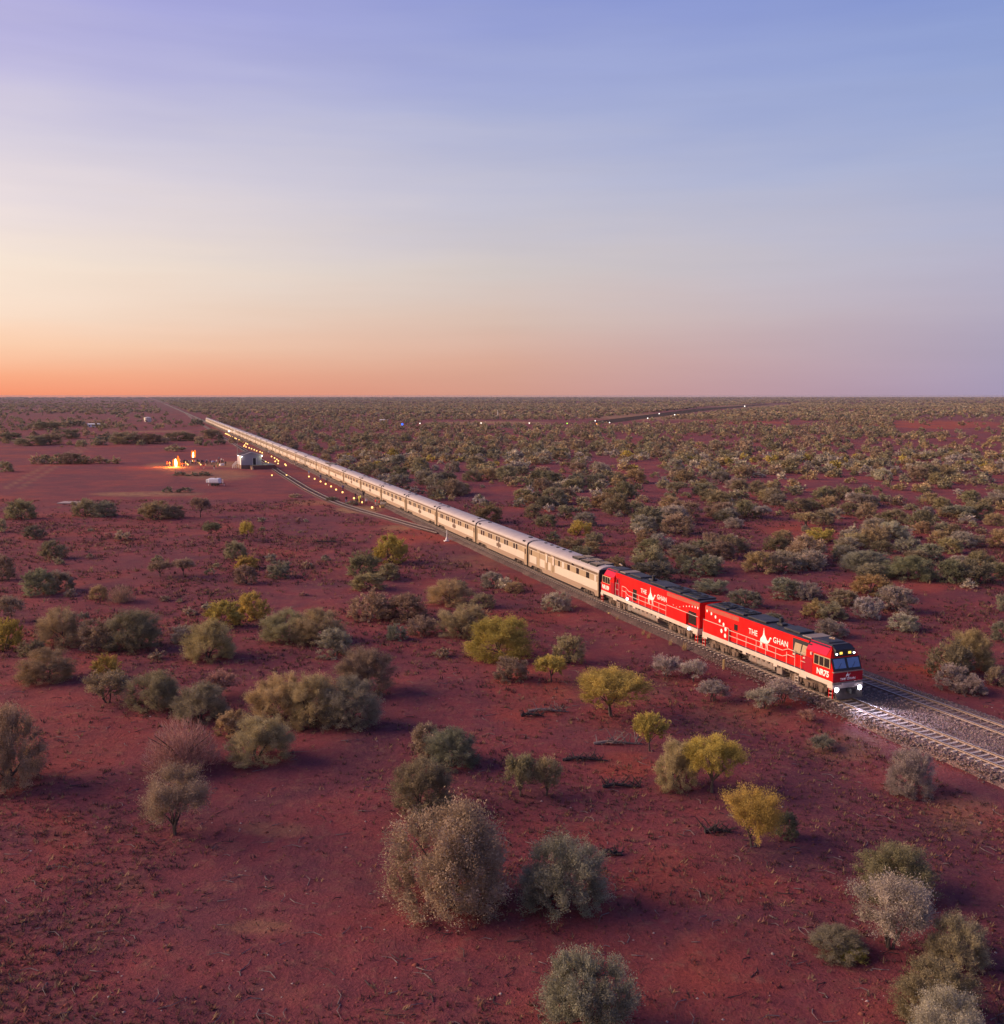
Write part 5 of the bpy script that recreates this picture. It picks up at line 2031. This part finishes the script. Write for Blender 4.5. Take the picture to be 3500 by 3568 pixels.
# set out from the site plan: (centre, base, width, height) in 1904-px picture units, form, colour
HB = [(850, 1738, 236, 208, 'D', 'brown'), (1068, 1735, 168, 146, 'D', 'grey'), (1112, 1962, 168, 150, 'D', 'grey'), (800, 1553, 116, 112, 'D', 'olive'), (808, 1442, 62, 76, 'D', 'brown'),
      (856, 1462, 98, 82, 'D', 'dark'), (985, 1515, 60, 92, 'V', 'olive'), (1036, 1512, 50, 88, 'V', 'gold'), (335, 1590, 128, 148, 'V', 'brown'), (345, 1470, 155, 122, 'X', 'pink'), (492, 1452, 112, 98, 'D', 'gold'),
      (440, 1402, 62, 58, 'D', 'gold'), (1160, 1372, 134, 104, 'T', 'ygreen'), (1232, 1432, 66, 86, 'T', 'ygreen'), (1282, 1500, 82, 104, 'D', 'gold'), (1350, 1512, 116, 122, 'T', 'ygreen'),
      (1428, 1618, 108, 126, 'V', 'ygreen'), (1492, 1592, 44, 56, 'D', 'dark'), (1695, 1712, 140, 104, 'D', 'olive'), (1690, 1812, 148, 156, 'V', 'pale'), (1812, 1842, 106, 108, 'D', 'olive'),  # small dark bush paints the shadowed mass beside the yellow-green one
      (1776, 1948, 142, 116, 'D', 'olive'), (1792, 2010, 120, 128, 'V', 'pale'), (1590, 1815, 112, 50, 'D', 'dark'), (1612, 1822, 60, 28, 'D', 'ygreen'), (1727, 1506, 86, 100, 'D', 'lilac'), (12, 1505, 132, 172, 'D', 'brown'),
      (90, 1299, 100, 72, 'D', 'gold'), (203, 1292, 54, 54, 'D', 'ygreen'), (205, 1342, 78, 70, 'V', 'brown'), (292, 1352, 98, 78, 'D', 'olive'), (380, 1372, 98, 82, 'D', 'olive'), (420, 1330, 60, 58, 'V', 'pink'),
      (528, 1375, 100, 100, 'D', 'gold'), (594, 1385, 110, 112, 'D', 'gold'), (668, 1387, 112, 104, 'D', 'grey'), (692, 1326, 104, 98, 'D', 'brown'), (950, 1256, 116, 92, 'D', 'ygreen'), (968, 1296, 62, 50, 'D', 'brown'),
      (1078, 1262, 62, 64, 'D', 'gold'), (1045, 1300, 56, 62, 'T', 'ygreen'), (878, 1212, 96, 70, 'D', 'gold'), (802, 1207, 54, 42, 'D', 'brown'), (752, 1217, 40, 36, 'D', 'grey'), (700, 1178, 76, 62, 'D', 'brown'),
      (770, 1182, 80, 60, 'D', 'brown'), (852, 1152, 82, 56, 'D', 'gold'), (915, 1158, 46, 34, 'D', 'olive'), (698, 1122, 62, 36, 'D', 'gold'), (740, 1070, 62, 64, 'D', 'ygreen'), (690, 1096, 62, 56, 'D', 'olive'), (736, 1102, 44, 36, 'D', 'olive'),
      (934, 1112, 46, 36, 'D', 'pale'), (958, 1116, 28, 26, 'V', 'pale'), (976, 1122, 36, 24, 'D', 'gold'), (1056, 1159, 58, 42, 'D', 'pale'), (868, 1128, 40, 28, 'D', 'dark'), (396, 1256, 96, 86, 'D', 'gold'), (350, 1222, 50, 38, 'D', 'grey'),
      (545, 1222, 96, 66, 'D', 'olive'), (606, 1226, 96, 74, 'D', 'gold'), (636, 1252, 66, 62, 'D', 'grey'), (424, 1192, 66, 58, 'D', 'ygreen'), (478, 1178, 58, 60, 'D', 'ygreen'), (192, 1236, 72, 68, 'D', 'brown'), (252, 1238, 104, 86, 'D', 'olive'),
      (118, 1230, 90, 84, 'D', 'gold'), (14, 1236, 56, 70, 'D', 'ygreen'), (60, 1245, 50, 36, 'D', 'brown'), (187, 1140, 34, 34, 'D', 'gold'), (230, 1145, 56, 46, 'X', 'brown'), (72, 1132, 58, 60, 'D', 'olive'), (112, 1122, 50, 46, 'D', 'grey'),
      (100, 1059, 46, 42, 'D', 'olive'), (64, 1023, 42, 30, 'D', 'dark'), (40, 985, 52, 44, 'D', 'olive'), (162, 980, 44, 40, 'D', 'olive'), (196, 981, 50, 36, 'D', 'grey'), (296, 986, 66, 42, 'D', 'gold'), (330, 982, 40, 30, 'D', 'brown'),
      (380, 981, 36, 46, 'T', 'brown'), (4, 1102, 44, 56, 'D', 'brown'), (2, 1010, 22, 34, 'D', 'olive'), (401, 1020, 32, 34, 'T', 'olive'), (468, 1024, 26, 42, 'V', 'ygreen'), (447, 1060, 42, 40, 'D', 'olive'), (468, 1078, 42, 30, 'D', 'ygreen'),
      (466, 1106, 44, 42, 'D', 'brown'), (531, 1096, 46, 38, 'D', 'grey'), (304, 1096, 38, 36, 'T', 'brown'), (348, 1094, 40, 40, 'T', 'brown'), (232, 1024, 34, 22, 'V', 'brown'), (300, 1068, 24, 20, 'D', 'olive'), (18, 1182, 50, 58, 'V', 'brown'),
      (1800, 1288, 80, 76, 'D', 'olive'), (1836, 1276, 84, 88, 'D', 'gold'), (1806, 1312, 60, 56, 'D', 'lilac'), (1843, 1322, 54, 46, 'D', 'lilac'), (1892, 1304, 44, 42, 'D', 'brown'), (1900, 1215, 40, 44, 'D', 'grey'), (1902, 1160, 30, 40, 'D', 'grey'),
      (1264, 1280, 58, 46, 'V', 'lilac'), (1316, 1291, 46, 50, 'V', 'lilac'), (1352, 1328, 54, 48, 'V', 'lilac'), (1446, 1346, 60, 46, 'V', 'pale'), (1484, 1338, 62, 54, 'V', 'lilac'), (1530, 1370, 34, 26, 'V', 'pink'), (1561, 1418, 42, 34, 'V', 'grey'),
      (838, 1248, 36, 22, 'V', 'brown'), (1413, 1152, 62, 36, 'D', 'grey'), (1490, 1135, 64, 44, 'D', 'grey'), (1530, 1138, 46, 40, 'D', 'lilac'), (1545, 1168, 46, 36, 'D', 'amber'), (1580, 1176, 54, 40, 'D', 'grey'), (1575, 1210, 60, 40, 'D', 'pale'),
      (1652, 1128, 70, 42, 'D', 'amber'), (1690, 1140, 50, 34, 'D', 'grey'), (1644, 1172, 56, 48, 'D', 'lilac'), (1700, 1162, 70, 58, 'D', 'lilac'), (1714, 1196, 56, 36, 'D', 'pale'), (1722, 1102, 92, 52, 'D', 'green'), (1640, 1086, 84, 46, 'D', 'grey'),
      (1802, 1106, 62, 52, 'D', 'green'), (1850, 1108, 72, 52, 'D', 'dark'), (1836, 1116, 30, 22, 'D', 'pale'), (1330, 1092, 78, 42, 'D', 'grey'), (1240, 1104, 76, 44, 'D', 'dark'), (1440, 1088, 60, 48, 'D', 'gold'), (1484, 1086, 60, 46, 'D', 'grey'),
      (1538, 1074, 52, 38, 'D', 'lilac'), (1600, 1058, 40, 28, 'D', 'dark'), (1386, 1048, 66, 38, 'D', 'olive'), (1300, 1062, 60, 32, 'D', 'grey'), (1556, 1028, 50, 32, 'D', 'ygreen'), (1620, 1040, 54, 34, 'D', 'gold'), (1660, 1030, 60, 38, 'D', 'lilac'),
      (1760, 1062, 60, 36, 'D', 'grey'), (1720, 1046, 50, 32, 'D', 'pale'), (1800, 1050, 50, 34, 'D', 'gold'), (1250, 1150, 60, 34, 'D', 'grey'), (1350, 1126, 60, 30, 'D', 'grey'), (1600, 1148, 54, 34, 'D', 'brown'), (1460, 1190, 56, 30, 'D', 'grey'),
      (85, 879, 30, 22, 'D', 'olive'), (72, 880, 28, 24, 'D', 'brown'), (108, 880, 34, 24, 'D', 'olive'), (134, 880, 40, 26, 'D', 'brown'), (160, 880, 36, 22, 'D', 'olive'), (188, 879, 34, 18, 'D', 'brown'), (214, 879, 28, 16, 'D', 'olive'), (10, 895, 30, 26, 'D', 'olive'),
      (60, 845, 60, 22, 'D', 'olive'), (95, 843, 50, 24, 'D', 'brown'), (20, 836, 44, 20, 'D', 'olive'), (240, 842, 60, 28, 'D', 'olive'), (285, 842, 60, 24, 'D', 'brown'), (340, 836, 60, 20, 'D', 'olive'), (330, 856, 40, 16, 'D', 'olive'), (190, 838, 40, 18, 'D', 'dark'),
      (400, 832, 46, 22, 'D', 'brown'), (372, 808, 30, 18, 'D', 'dark'), (418, 843, 24, 16, 'D', 'dark'), (340, 902, 26, 10, 'D', 'grey'), (364, 903, 26, 10, 'D', 'dark'), (390, 902, 28, 10, 'D', 'dark'), (318, 934, 22, 14, 'D', 'dark'), (350, 934, 30, 12, 'D', 'dark'),
      (130, 832, 40, 22, 'D', 'olive'), (90, 815, 60, 18, 'D', 'olive'), (140, 808, 50, 14, 'D', 'dark'), (668, 958, 26, 12, 'D', 'dark'), (628, 950, 28, 10, 'D', 'dark'), (560, 944, 26, 10, 'D', 'brown')]
PK = PW / 1904.0
bushes = []     # x, y, w, h, form, colour key, rgb
for cx, by, w, h, kd, ck in HB:
    p = at(cx * PK, (by - .10 * w * min(1, (by - 749) / 600)) * PK)
    s = scale_at(p)
    tilt = math.cos(math.atan2(CH, p.y))
    W_, H_ = w * PK / s, max(.5, h * PK / s / tilt * .82)
    bushes.append([p.x, p.y, W_, H_, kd, ck, None])
HN = len(bushes)

# scatter over the plain
BARE = [np.array(q, float) * PK for q in ([(1620, 1185), (1740, 1205), (1904, 1245), (1904, 1400), (1650, 1330)], [(1200, 1010), (1330, 1000), (1480, 985), (1560, 1012), (1380, 1030), (1230, 1040)],
                                          [(1690, 797), (1904, 790), (1904, 832), (1700, 824)], [(760, 862), (860, 880), (960, 935), (1010, 985), (940, 970), (820, 905)], [(1540, 975), (1640, 990), (1720, 1005), (1640, 1012)],
                                          [(1380, 802), (1480, 796), (1600, 800), (1500, 812)], [(1100, 862), (1300, 880), (1250, 895), (1120, 885)], [(1480, 905), (1640, 925), (1800, 935), (1700, 945), (1520, 925)])]


def in_poly(px, py, poly):
    n = len(poly)
    c = np.zeros(px.shape, bool)
    for i in range(n):
        x0, y0 = poly[i]
        x1, y1 = poly[(i + 1) % n]
        t = (y0 > py) != (y1 > py)
        xx = (x1 - x0) * (py - y0) / (y1 - y0 + 1e-12) + x0
        c ^= t & (px < xx)
    return c


def scatter(zmin, zmax, cell, seed, prob):
    r = np.random.default_rng(seed)
    xs = np.arange(-zmax * .62, zmax * .62, cell)
    ys = np.arange(zmin, zmax, cell)
    X, Y = np.meshgrid(xs, ys)
    X = (X + r.uniform(-.5, .5, X.shape) * cell * 1.3).ravel()
    Y = (Y + r.uniform(-.5, .5, Y.shape) * cell * 1.3).ravel()
    k = np.abs(X) < Y * .56 + 15
    X, Y = X[k], Y[k]
    s, o, ol = track_coords(X, Y)
    px, py = proj_np(X, Y, X * 0)
    open_ = np.clip(.75 + 1.5 * vnoise(X / 330, Y / 130, 51) + .6 * vnoise(X / 120, Y / 60, 52), .40, 1.2) if zmin > 400 else 1.0
    clump = .5 + .5 * (.65 * vnoise(X / 38, Y / 38, 21) + .45 * vnoise(X / 13, Y / 13, 22))
    right = o < 0
    pr = np.where(right, prob * np.clip(.25 + 1.5 * clump, 0, 1.4), prob * np.clip(1.6 * clump - .35, 0, 1.2) * np.where(Y > 560, .6, .0))
    pr = np.where(right & (o > -11), 0, pr)
    pr = np.where(right & (o > -20) & (Y < 420), pr * .8, pr)
    pr = np.where(~right & (o < 22), 0, pr)
    pr = np.where(~right & (Y > 480) & (Y < 560), prob * np.clip(2.2 * clump - .9, 0, 1), pr)
    pr = pr * open_
    for kb, b in enumerate(BARE):
        pr = np.where(in_poly(px, py, b), pr * (.05 if kb in (0, 2, 5) else .25), pr)
    # airfield strip stays open
    strip_ = (px > 1480) & (py > 1463) & (py < 1480) & (px < 2500)
    pr = np.where(strip_, pr * .05, pr)
    strip2 = in_poly(px, py, np.array([(2040, 1478), (2040, 1462), (2480, 1416), (2750, 1402), (2760, 1412), (2490, 1436), (2200, 1474)], float))
    pr = np.where(strip2, 0, pr)
    k = r.uniform(0, 1, len(X)) < pr
    return X[k], Y[k], px[k], py[k], right[k]


COLS = ['gold', 'olive', 'brown', 'grey', 'lilac', 'ygreen', 'green', 'pale', 'dark', 'amber']
hxy = np.array([(b[0], b[1], b[2]) for b in bushes])
rs = np.random.default_rng(5)


def pick_cols(X, Y, right, near):
    n = len(X)
    t = .5 + .5 * vnoise(X / 60, Y / 60, 33)
    u = np.clip(rs.uniform(0, 1, n) * .75 + t * .25, 0, .999)
    pal = ['dark', 'olive', 'grey', 'olive', 'brown', 'olive', 'gold', 'lilac', 'gold', 'pale', 'ygreen', 'gold'] if near else ['dark', 'brown', 'olive', 'brown', 'olive', 'brown', 'gold', 'grey']
    return [pal[int(a * len(pal))] for a in u]


X, Y, px, py, rt = scatter(128, 420, 5.9, 1, .66)
cc = pick_cols(X, Y, rt, True)
ex = at(1500, 1127 * PK)
for i in range(len(X)):
    if Y[i] < 190 and py[i] > 1112 * PK: continue
    d = np.hypot(hxy[:, 0] - X[i], hxy[:, 1] - Y[i])
    if (d < .42 * hxy[:, 2] + 1.6).any(): continue
    w = float(np.clip(rs.normal(3.7, 1.25), 1.6, 6.5))
    bushes.append([X[i], Y[i], w, w * rs.uniform(.48, .72), 'D' if rs.uniform() < .93 else 'T', cc[i], None])
# far-left scatter of low things between the hand-set ones
for k in range(60):
    q = at(rs.uniform(0, 1150), rs.uniform(1740, 2300))
    s, o, ol = track_coords(np.array([q.x]), np.array([q.y]))
    if o[0] < 20: continue
    d = np.hypot(hxy[:, 0] - q.x, hxy[:, 1] - q.y)
    if (d < .5 * hxy[:, 2] + 1.5).any(): continue
    w = rs.uniform(.8, 1.8)
    bushes.append([q.x, q.y, w, w * .55, 'V' if rs.uniform() < .5 else 'D', rs.choice(['brown', 'grey', 'olive', 'pink']), None])

# rank by size in the picture; the largest 300 stand alone
for b in bushes:
    p = Vector((b[0], b[1], 0))
    s = scale_at(p)
    b.append(s)
    sx, sy = proj_np(np.array([b[0]]), np.array([b[1]]), np.array([0.0]))
    b.append(float(sx[0]))
    b.append(float(sy[0]))
inframe = [b for b in bushes if -60 < b[8] < PW + 60 and b[9] - b[3] * b[7] < PH]
inframe.sort(key=lambda b: -(b[2] * b[7]) * (b[3] * b[7]))
SINGLE = inframe[:300]
sid = {id(b) for b in SINGLE}
REST = [b for b in bushes if id(b) not in sid]


def zone(b):
    x, y = b[8] / PK, b[9] / PK
    s, o, ol = track_coords(np.array([b[0]]), np.array([b[1]]))
    if o[0] < 0:
        if s[0] < 22: return 'beyond the leading locomotive' if x < 1745 else 'at the right edge beyond the second track'
        if s[0] < 46: return 'beyond the second locomotive'
        n = int((s[0] - SCAR) / CPITCH) + 1
        if y > 1000: return 'on the plain beyond the first carriages' if x < 1500 else 'on the right plain above the locomotives'
        col_ = 'left' if x < 1150 else ('middle' if x < 1500 else 'right')
        row_ = 'nearer' if y > 930 else ('middle' if y > 860 else 'far')
        return 'on the %s %s plain beyond' % (row_, col_)
    if o[0] < 13 and s[0] < 80: return 'on the bank below the locomotives'
    col_ = 'left' if x < 480 else ('centre' if x < 1050 else 'right')
    if y > 1560: return 'in the %s foreground' % col_
    if y > 1300: return 'in the %s near ground' % col_
    if y > 1120: return 'in the %s middle ground' % col_
    if y > 900: return 'on the open left plain' if x < 520 else 'left of the nearer carriages'
    return 'on the far left plain near the fire'


from collections import defaultdict
lab = defaultdict(list)
for b in SINGLE:
    sz = 'large' if b[2] > 5.2 else ('medium' if b[2] > 3.0 else 'small')
    fm = {'D': 'rounded bush', 'T': 'bare-stemmed tree', 'V': 'open upright bush', 'X': 'leafless twiggy bush'}[b[4]]
    lab['%s %s %s %s' % (sz, CN[b[5]], fm, zone(b))].append(b)
BGROUP = 'scrub bushes on the red plain'
for text, lst in lab.items():
    lst.sort(key=lambda b: b[8])
    for i, b in enumerate(lst):
        l = text if len(lst) == 1 else (ORD[i + 1] + ' from left, ' + text if i + 1 <= len(lst) // 2 + (len(lst) % 2) else ('rightmost ' + text if i + 1 == len(lst) else ORD[len(lst) - i] + ' from right, ' + text))
        if i == 0 and len(lst) > 1: l = 'leftmost ' + text
        pxw = b[2] * b[7]
        lev = 'hi' if pxw > 150 else ('mid' if pxw > 42 else 'low')
        var = VAR[lev][b[4]]
        me, tr = var[(i * 7 + int(b[8])) % len(var)]
        z = float(gz(np.array([b[0]]), np.array([b[1]]))[0])
        root = thing('bush' if b[4] != 'T' else 'small_tree', l, 'bush' if b[4] != 'T' else 'tree', (b[0], b[1], z - .06), random.uniform(0, 6.28), BGROUP)
        o = obj('crown', me, root)
        col = np.array(BC[b[5]]) * rs.uniform(.95, 1.35) * rs.uniform(.94, 1.06, 3)
        o.color = (*col, 1)
        o.scale = (b[2] * rs.uniform(.92, 1.06), b[2] * rs.uniform(.92, 1.06), b[3])
        t = obj('trunk', tr, root)
        t.scale = (b[2] * .96, b[2] * .96, b[3])

# everything smaller: one sweep of far scrub
TPL = {}
for nm, nl, ll, lw, n in (('b', 300, .24, .15, 6), ('c', 90, .36, .26, 6), ('d', 26, .62, .5, 6)):
    TPL[nm] = []
    for k in range(n):
        V, Fa, ti, *_ = crown(900 + k + nl, 'D', nl, ll, lw, 10, 6)
        TPL[nm].append((V, ti))


def emit(items, lev):
    """items: arrays x,y,w,h,col(n,3) -> V,F,C"""
    x, y, w, h, c = items
    Vs, Cs = [], []
    idx = rs.integers(0, 6, len(x))
    rot = rs.uniform(0, 6.28, len(x))
    for k in range(6):
        q = np.where(idx == k)[0]
        if not len(q): continue
        V, ti = TPL[lev][k]
        ca, sa = np.cos(rot[q])[:, None], np.sin(rot[q])[:, None]
        vx = (V[None, :, 0] * ca - V[None, :, 1] * sa) * w[q, None] + x[q, None]
        vy = (V[None, :, 0] * sa + V[None, :, 1] * ca) * w[q, None] + y[q, None]
        vz = V[None, :, 2] * h[q, None] - .05 + 0 * vx
        Vs.append(np.stack([vx, vy, vz], -1).reshape(-1, 3))
        Cs.append((c[q, None, :] * (.5 + ti)[None, :, None]).reshape(-1, 3))
    return np.vstack(Vs), np.vstack(Cs)


def colarr(keys):
    return np.array([BC[k] for k in keys]) * rs.uniform(1.0, 1.5, (len(keys), 1))


PV, PC = [], []
a = np.array([(b[0], b[1], b[2], b[3]) for b in REST])
v, c = emit((a[:, 0], a[:, 1], a[:, 2], a[:, 3], colarr([b[5] for b in REST])), 'b')
PV.append(v); PC.append(c)
for zmin, zmax, cell, seed, prob, lev, wm in ((420, 620, 7.0, 2, .70, 'b', 4.2), (620, 1100, 8.2, 3, .75, 'c', 4.8), (1100, 2900, 13.5, 4, .85, 'd', 7.0), (2900, 7000, 42, 6, .85, 'd', 18.0), (7000, 11500, 95, 8, .9, 'd', 60.0)):
    X, Y, px, py, rt = scatter(zmin, zmax, cell, seed, prob)
    w = np.clip(rs.normal(wm, wm * .3, len(X)), wm * .4, wm * 1.8)
    h = np.clip(w * rs.uniform(.5, .8, len(X)), .8, 4.2 if zmin < 7000 else 8.0)
    v, c = emit((X, Y, w, h, colarr(pick_cols(X, Y, rt, False))), lev)
    PV.append(v); PC.append(c)
PV, PC = np.vstack(PV), np.vstack(PC)
tag(obj('distant_scrub', np_mesh('distant_scrub', PV, np.arange(len(PV)).reshape(-1, 3), M['leafcol'], attr_col=PC)), 'low grey-green scrub dotted across the far red plain to the horizon', kind='stuff')

# ------------------------------------------------------------------ dead wood, tufts, litter


def fallen(label, cx, by, w, h, dark=False, seed=0, cat='dead branch'):
    p = at(cx * PK, by * PK)
    s = scale_at(p)
    W_, H_ = w * PK / s, h * PK / s
    r = random.Random(seed)
    z = float(gz(np.array([p.x]), np.array([p.y]))[0])
    root = thing('fallen_branch', label, cat, (p.x, p.y, z), group='dead branches lying on the red earth')
    mt = M['deaddark'] if dark else M['dead']
    m = MB()
    m.tube([(-W_ * .5, 0, .06), (-W_ * .2, .1, .2), (W_ * .15, .05, .12), (W_ * .5, -.1, .05)], [.13, .11, .08, .04], 7)
    m.build('log', mt, root)
    m = MB()
    for k in range(int(26 if H_ > .4 else 14)):
        x = r.uniform(-.45, .45) * W_
        a = r.uniform(0, 6.28)
        l = r.uniform(.3, .8) * max(H_, .5)
        q = (x, r.uniform(-.2, .2), .12)
        e = (x + l * .7 * math.cos(a), l * .7 * math.sin(a), .12 + l * r.uniform(.15, .9))
        e2 = (e[0] + l * .4 * math.cos(a + .7), e[1] + l * .4 * math.sin(a + .7), max(.03, e[2] - l * r.uniform(-.2, .5)))
        m.tube([q, e, e2], [.04, .022, .008], 4)
    m.build('twigs', mt, root)


for i, (lb, cx, by, w, h, dk) in enumerate((('grey fallen branch with upright twigs left of the yellow umbrella tree', 1040, 1352, 76, 26, False), ('dark charred log lying below the grey fallen branch', 1010, 1362, 44, 20, True),
                                            ('tangle of grey dead branches at the foot of the yellow umbrella tree', 1172, 1412, 92, 44, False), ('long dark low branch pile left of the grey tangle', 1110, 1442, 86, 26, True),
                                            ('short dark branch pile on bright red earth', 1180, 1490, 74, 34, True), ('dark arched branch leaning left of the yellow-green upright bush', 1362, 1578, 52, 40, True),
                                            ('dark broken branch on the left plain near the dark hollow', 620, 1028, 56, 14, True), ('pale fallen branch on the open left plain', 790 - 30, 1066 - 118, 50, 10, False),
                                            ('pale curved stick on the red ground of the right foreground', 1655, 1690 - 20, 42, 10, False), ('dark twiggy ring in the red foreground', 1160, 1620, 44, 26, True))):
    fallen(lb, cx, by, w, h, dk, i)
# straw tufts by the bank
TUF = MB()
rt_ = random.Random(4)
for k in range(46):
    a, t = rt_.uniform(0, 6.28), rt_.uniform(.05, .5)
    b = (rt_.uniform(-.15, .15), rt_.uniform(-.15, .15), 0)
    tip = (b[0] + t * math.cos(a) * .6, b[1] + t * math.sin(a) * .6, rt_.uniform(.35, .8))
    pp = (-math.sin(a) * .02, math.cos(a) * .02)
    TUF.add([(b[0] - pp[0], b[1] - pp[1], 0), (b[0] + pp[0], b[1] + pp[1], 0), tip], [(0, 1, 2)])
TUFM = TUF.mesh('grass_tuft', M['straw'])
for px_, py_, sc, lb in ((2242, 2212, .9, 'straw grass tuft below the fuel tank of the second locomotive, left of a pair'), (2261, 2224, 1.0, 'straw grass tuft right of its pair below the fuel tank'),
                         (2337, 2248, 1.0, 'small straw tuft on the bank below the rear of the second locomotive'), (2386, 2266, 1.3, 'largest straw tuft on the bank where the locomotives meet'), (2151, 2160, .7, 'tiny straw tuft beside the yellow planks')):
    p = at(px_, py_)
    o = obj('grass_tuft', TUFM)
    o.location = (p.x, p.y, float(gz(np.array([p.x]), np.array([p.y]))[0]) - .03)
    o.scale = (sc, sc, sc)
    tag(o, lb, 'grass tuft', 'straw tufts on the bank')


def litter():
    r = np.random.default_rng(77)

    def spots(n, zmax, seed):
        q = np.random.default_rng(seed)
        Yp = 34 + (zmax - 34) * q.uniform(0, 1, n) ** 1.5
        Xp = q.uniform(-.58, .58, n) * Yp
        s, o, ol = track_coords(Xp, Yp)
        k = (o > 4) | (o < -9.5)
        k &= np.abs(ol) > 3
        return Xp[k], Yp[k]
    # low tufts and clumps
    X, Y = spots(72000, 240, 1)
    cl = .5 + .5 * vnoise(X / 7, Y / 7, 61)
    k = r.uniform(0, 1, len(X)) < np.clip(cl * 1.7 - .35, .08, 1)
    X, Y = X[k], Y[k]
    n = len(X)
    nb = 6
    Z = gz(X, Y)
    sz = r.uniform(.10, .34, n) * np.clip(Y / 80., .8, 1.8)
    a = r.uniform(0, 6.28, (n, nb))
    lean = r.uniform(.3, 1.1, (n, nb))
    bx = X[:, None] + r.normal(0, .35, (n, nb)) * sz[:, None]
    by = Y[:, None] + r.normal(0, .35, (n, nb)) * sz[:, None]
    tx, ty = bx + np.cos(a) * lean * sz[:, None], by + np.sin(a) * lean * sz[:, None]
    tz = Z[:, None] + sz[:, None] * r.uniform(.3, 1.0, (n, nb))
    wx, wy = -np.sin(a) * sz[:, None] * .16, np.cos(a) * sz[:, None] * .16
    zb = np.broadcast_to(Z[:, None] - .02, (n, nb))
    V = np.stack([np.stack([bx - wx, by - wy, zb], -1), np.stack([bx + wx, by + wy, zb], -1), np.stack([tx, ty, tz], -1)], 2).reshape(-1, 3)
    pal = np.array([(.20, .085, .07), (.12, .075, .055), (.25, .13, .08), (.10, .05, .05), (.30, .2, .11), (.08, .045, .048)])
    C = pal[r.integers(0, len(pal), n)] * r.uniform(.7, 1.3, (n, 1))
    C = np.repeat(C, nb, 0)
    tag(obj('dry_grass', np_mesh('dry_grass', V, np.arange(len(V)).reshape(-1, 3), M['leafcol'], attr_col=C)), 'thin dry grass and litter tufts over the red earth', kind='stuff')
    # stones
    X, Y = spots(9000, 150, 2)
    n = len(X)
    Z = gz(X, Y)
    oc = np.array([(1, 0, 0), (0, 1, 0), (-1, 0, 0), (0, -1, 0), (0, 0, 1), (0, 0, -1)], float)
    fc = np.array([(0, 1, 4), (1, 2, 4), (2, 3, 4), (3, 0, 4), (1, 0, 5), (2, 1, 5), (3, 2, 5), (0, 3, 5)])
    sz = r.uniform(.03, .10, n) * np.where(r.uniform(0, 1, n) < .03, 2.0, 1)
    Vv = oc[None] * sz[:, None, None] * r.uniform(.5, 1.2, (n, 6, 1))
    Vv = Vv * np.array([1, 1, .6]) + np.stack([X, Y, Z], -1)[:, None, :]
    Cc = np.where(r.uniform(0, 1, (n, 1)) < .05, np.array([[.42, .33, .30]]), np.array([[.2, .07, .055]])) * r.uniform(.6, 1.4, (n, 1))
    tag(obj('pebbles', np_mesh('pebbles', Vv.reshape(-1, 3), (fc[None] + (np.arange(n) * 6)[:, None, None]).reshape(-1, 3), M['leafcol'], attr_col=np.repeat(Cc, 8, 0))),
        'scattered red and pale pebbles on the plain', kind='stuff')
    # sticks
    X, Y = spots(1100, 120, 3)
    m = MB()
    rr = random.Random(9)
    for x, y in zip(X, Y):
        a, l = rr.uniform(0, 6.28), rr.uniform(.25, 1.1)
        z = float(gz(np.array([x]), np.array([y]))[0])
        m.tube([(x, y, z + .02), (x + .5 * l * math.cos(a), y + .5 * l * math.sin(a), z + .07), (x + l * math.cos(a + .3), y + l * math.sin(a + .3), z + .03)], [.025, .02, .008], 4, rr.choice((0, 0, 1)))
    tag(m.build('fallen_sticks', [M['dead'], M['deaddark']]), 'thin fallen sticks scattered over the near red ground', kind='stuff')


litter()


def haze():
    m = bpy.data.materials.new('haze_air')
    m.use_nodes = True
    t = m.node_tree
    t.nodes.clear()
    v = N(t, 'ShaderNodeVolumePrincipled')
    v.inputs['Color'].default_value = (.52, .49, .60, 1)
    v.inputs['Density'].default_value = 5.5e-5
    v.inputs['Anisotropy'].default_value = 0.0
    o = N(t, 'ShaderNodeOutputMaterial')
    t.links.new(v.outputs[0], o.inputs['Volume'])
    b = MB()
    b.box(-10400, 10400, -10400, 10400, -1.5, CH + .3)
    tag(b.build('haze', m), 'thin dusk haze lying over the plain', kind='stuff')


haze()
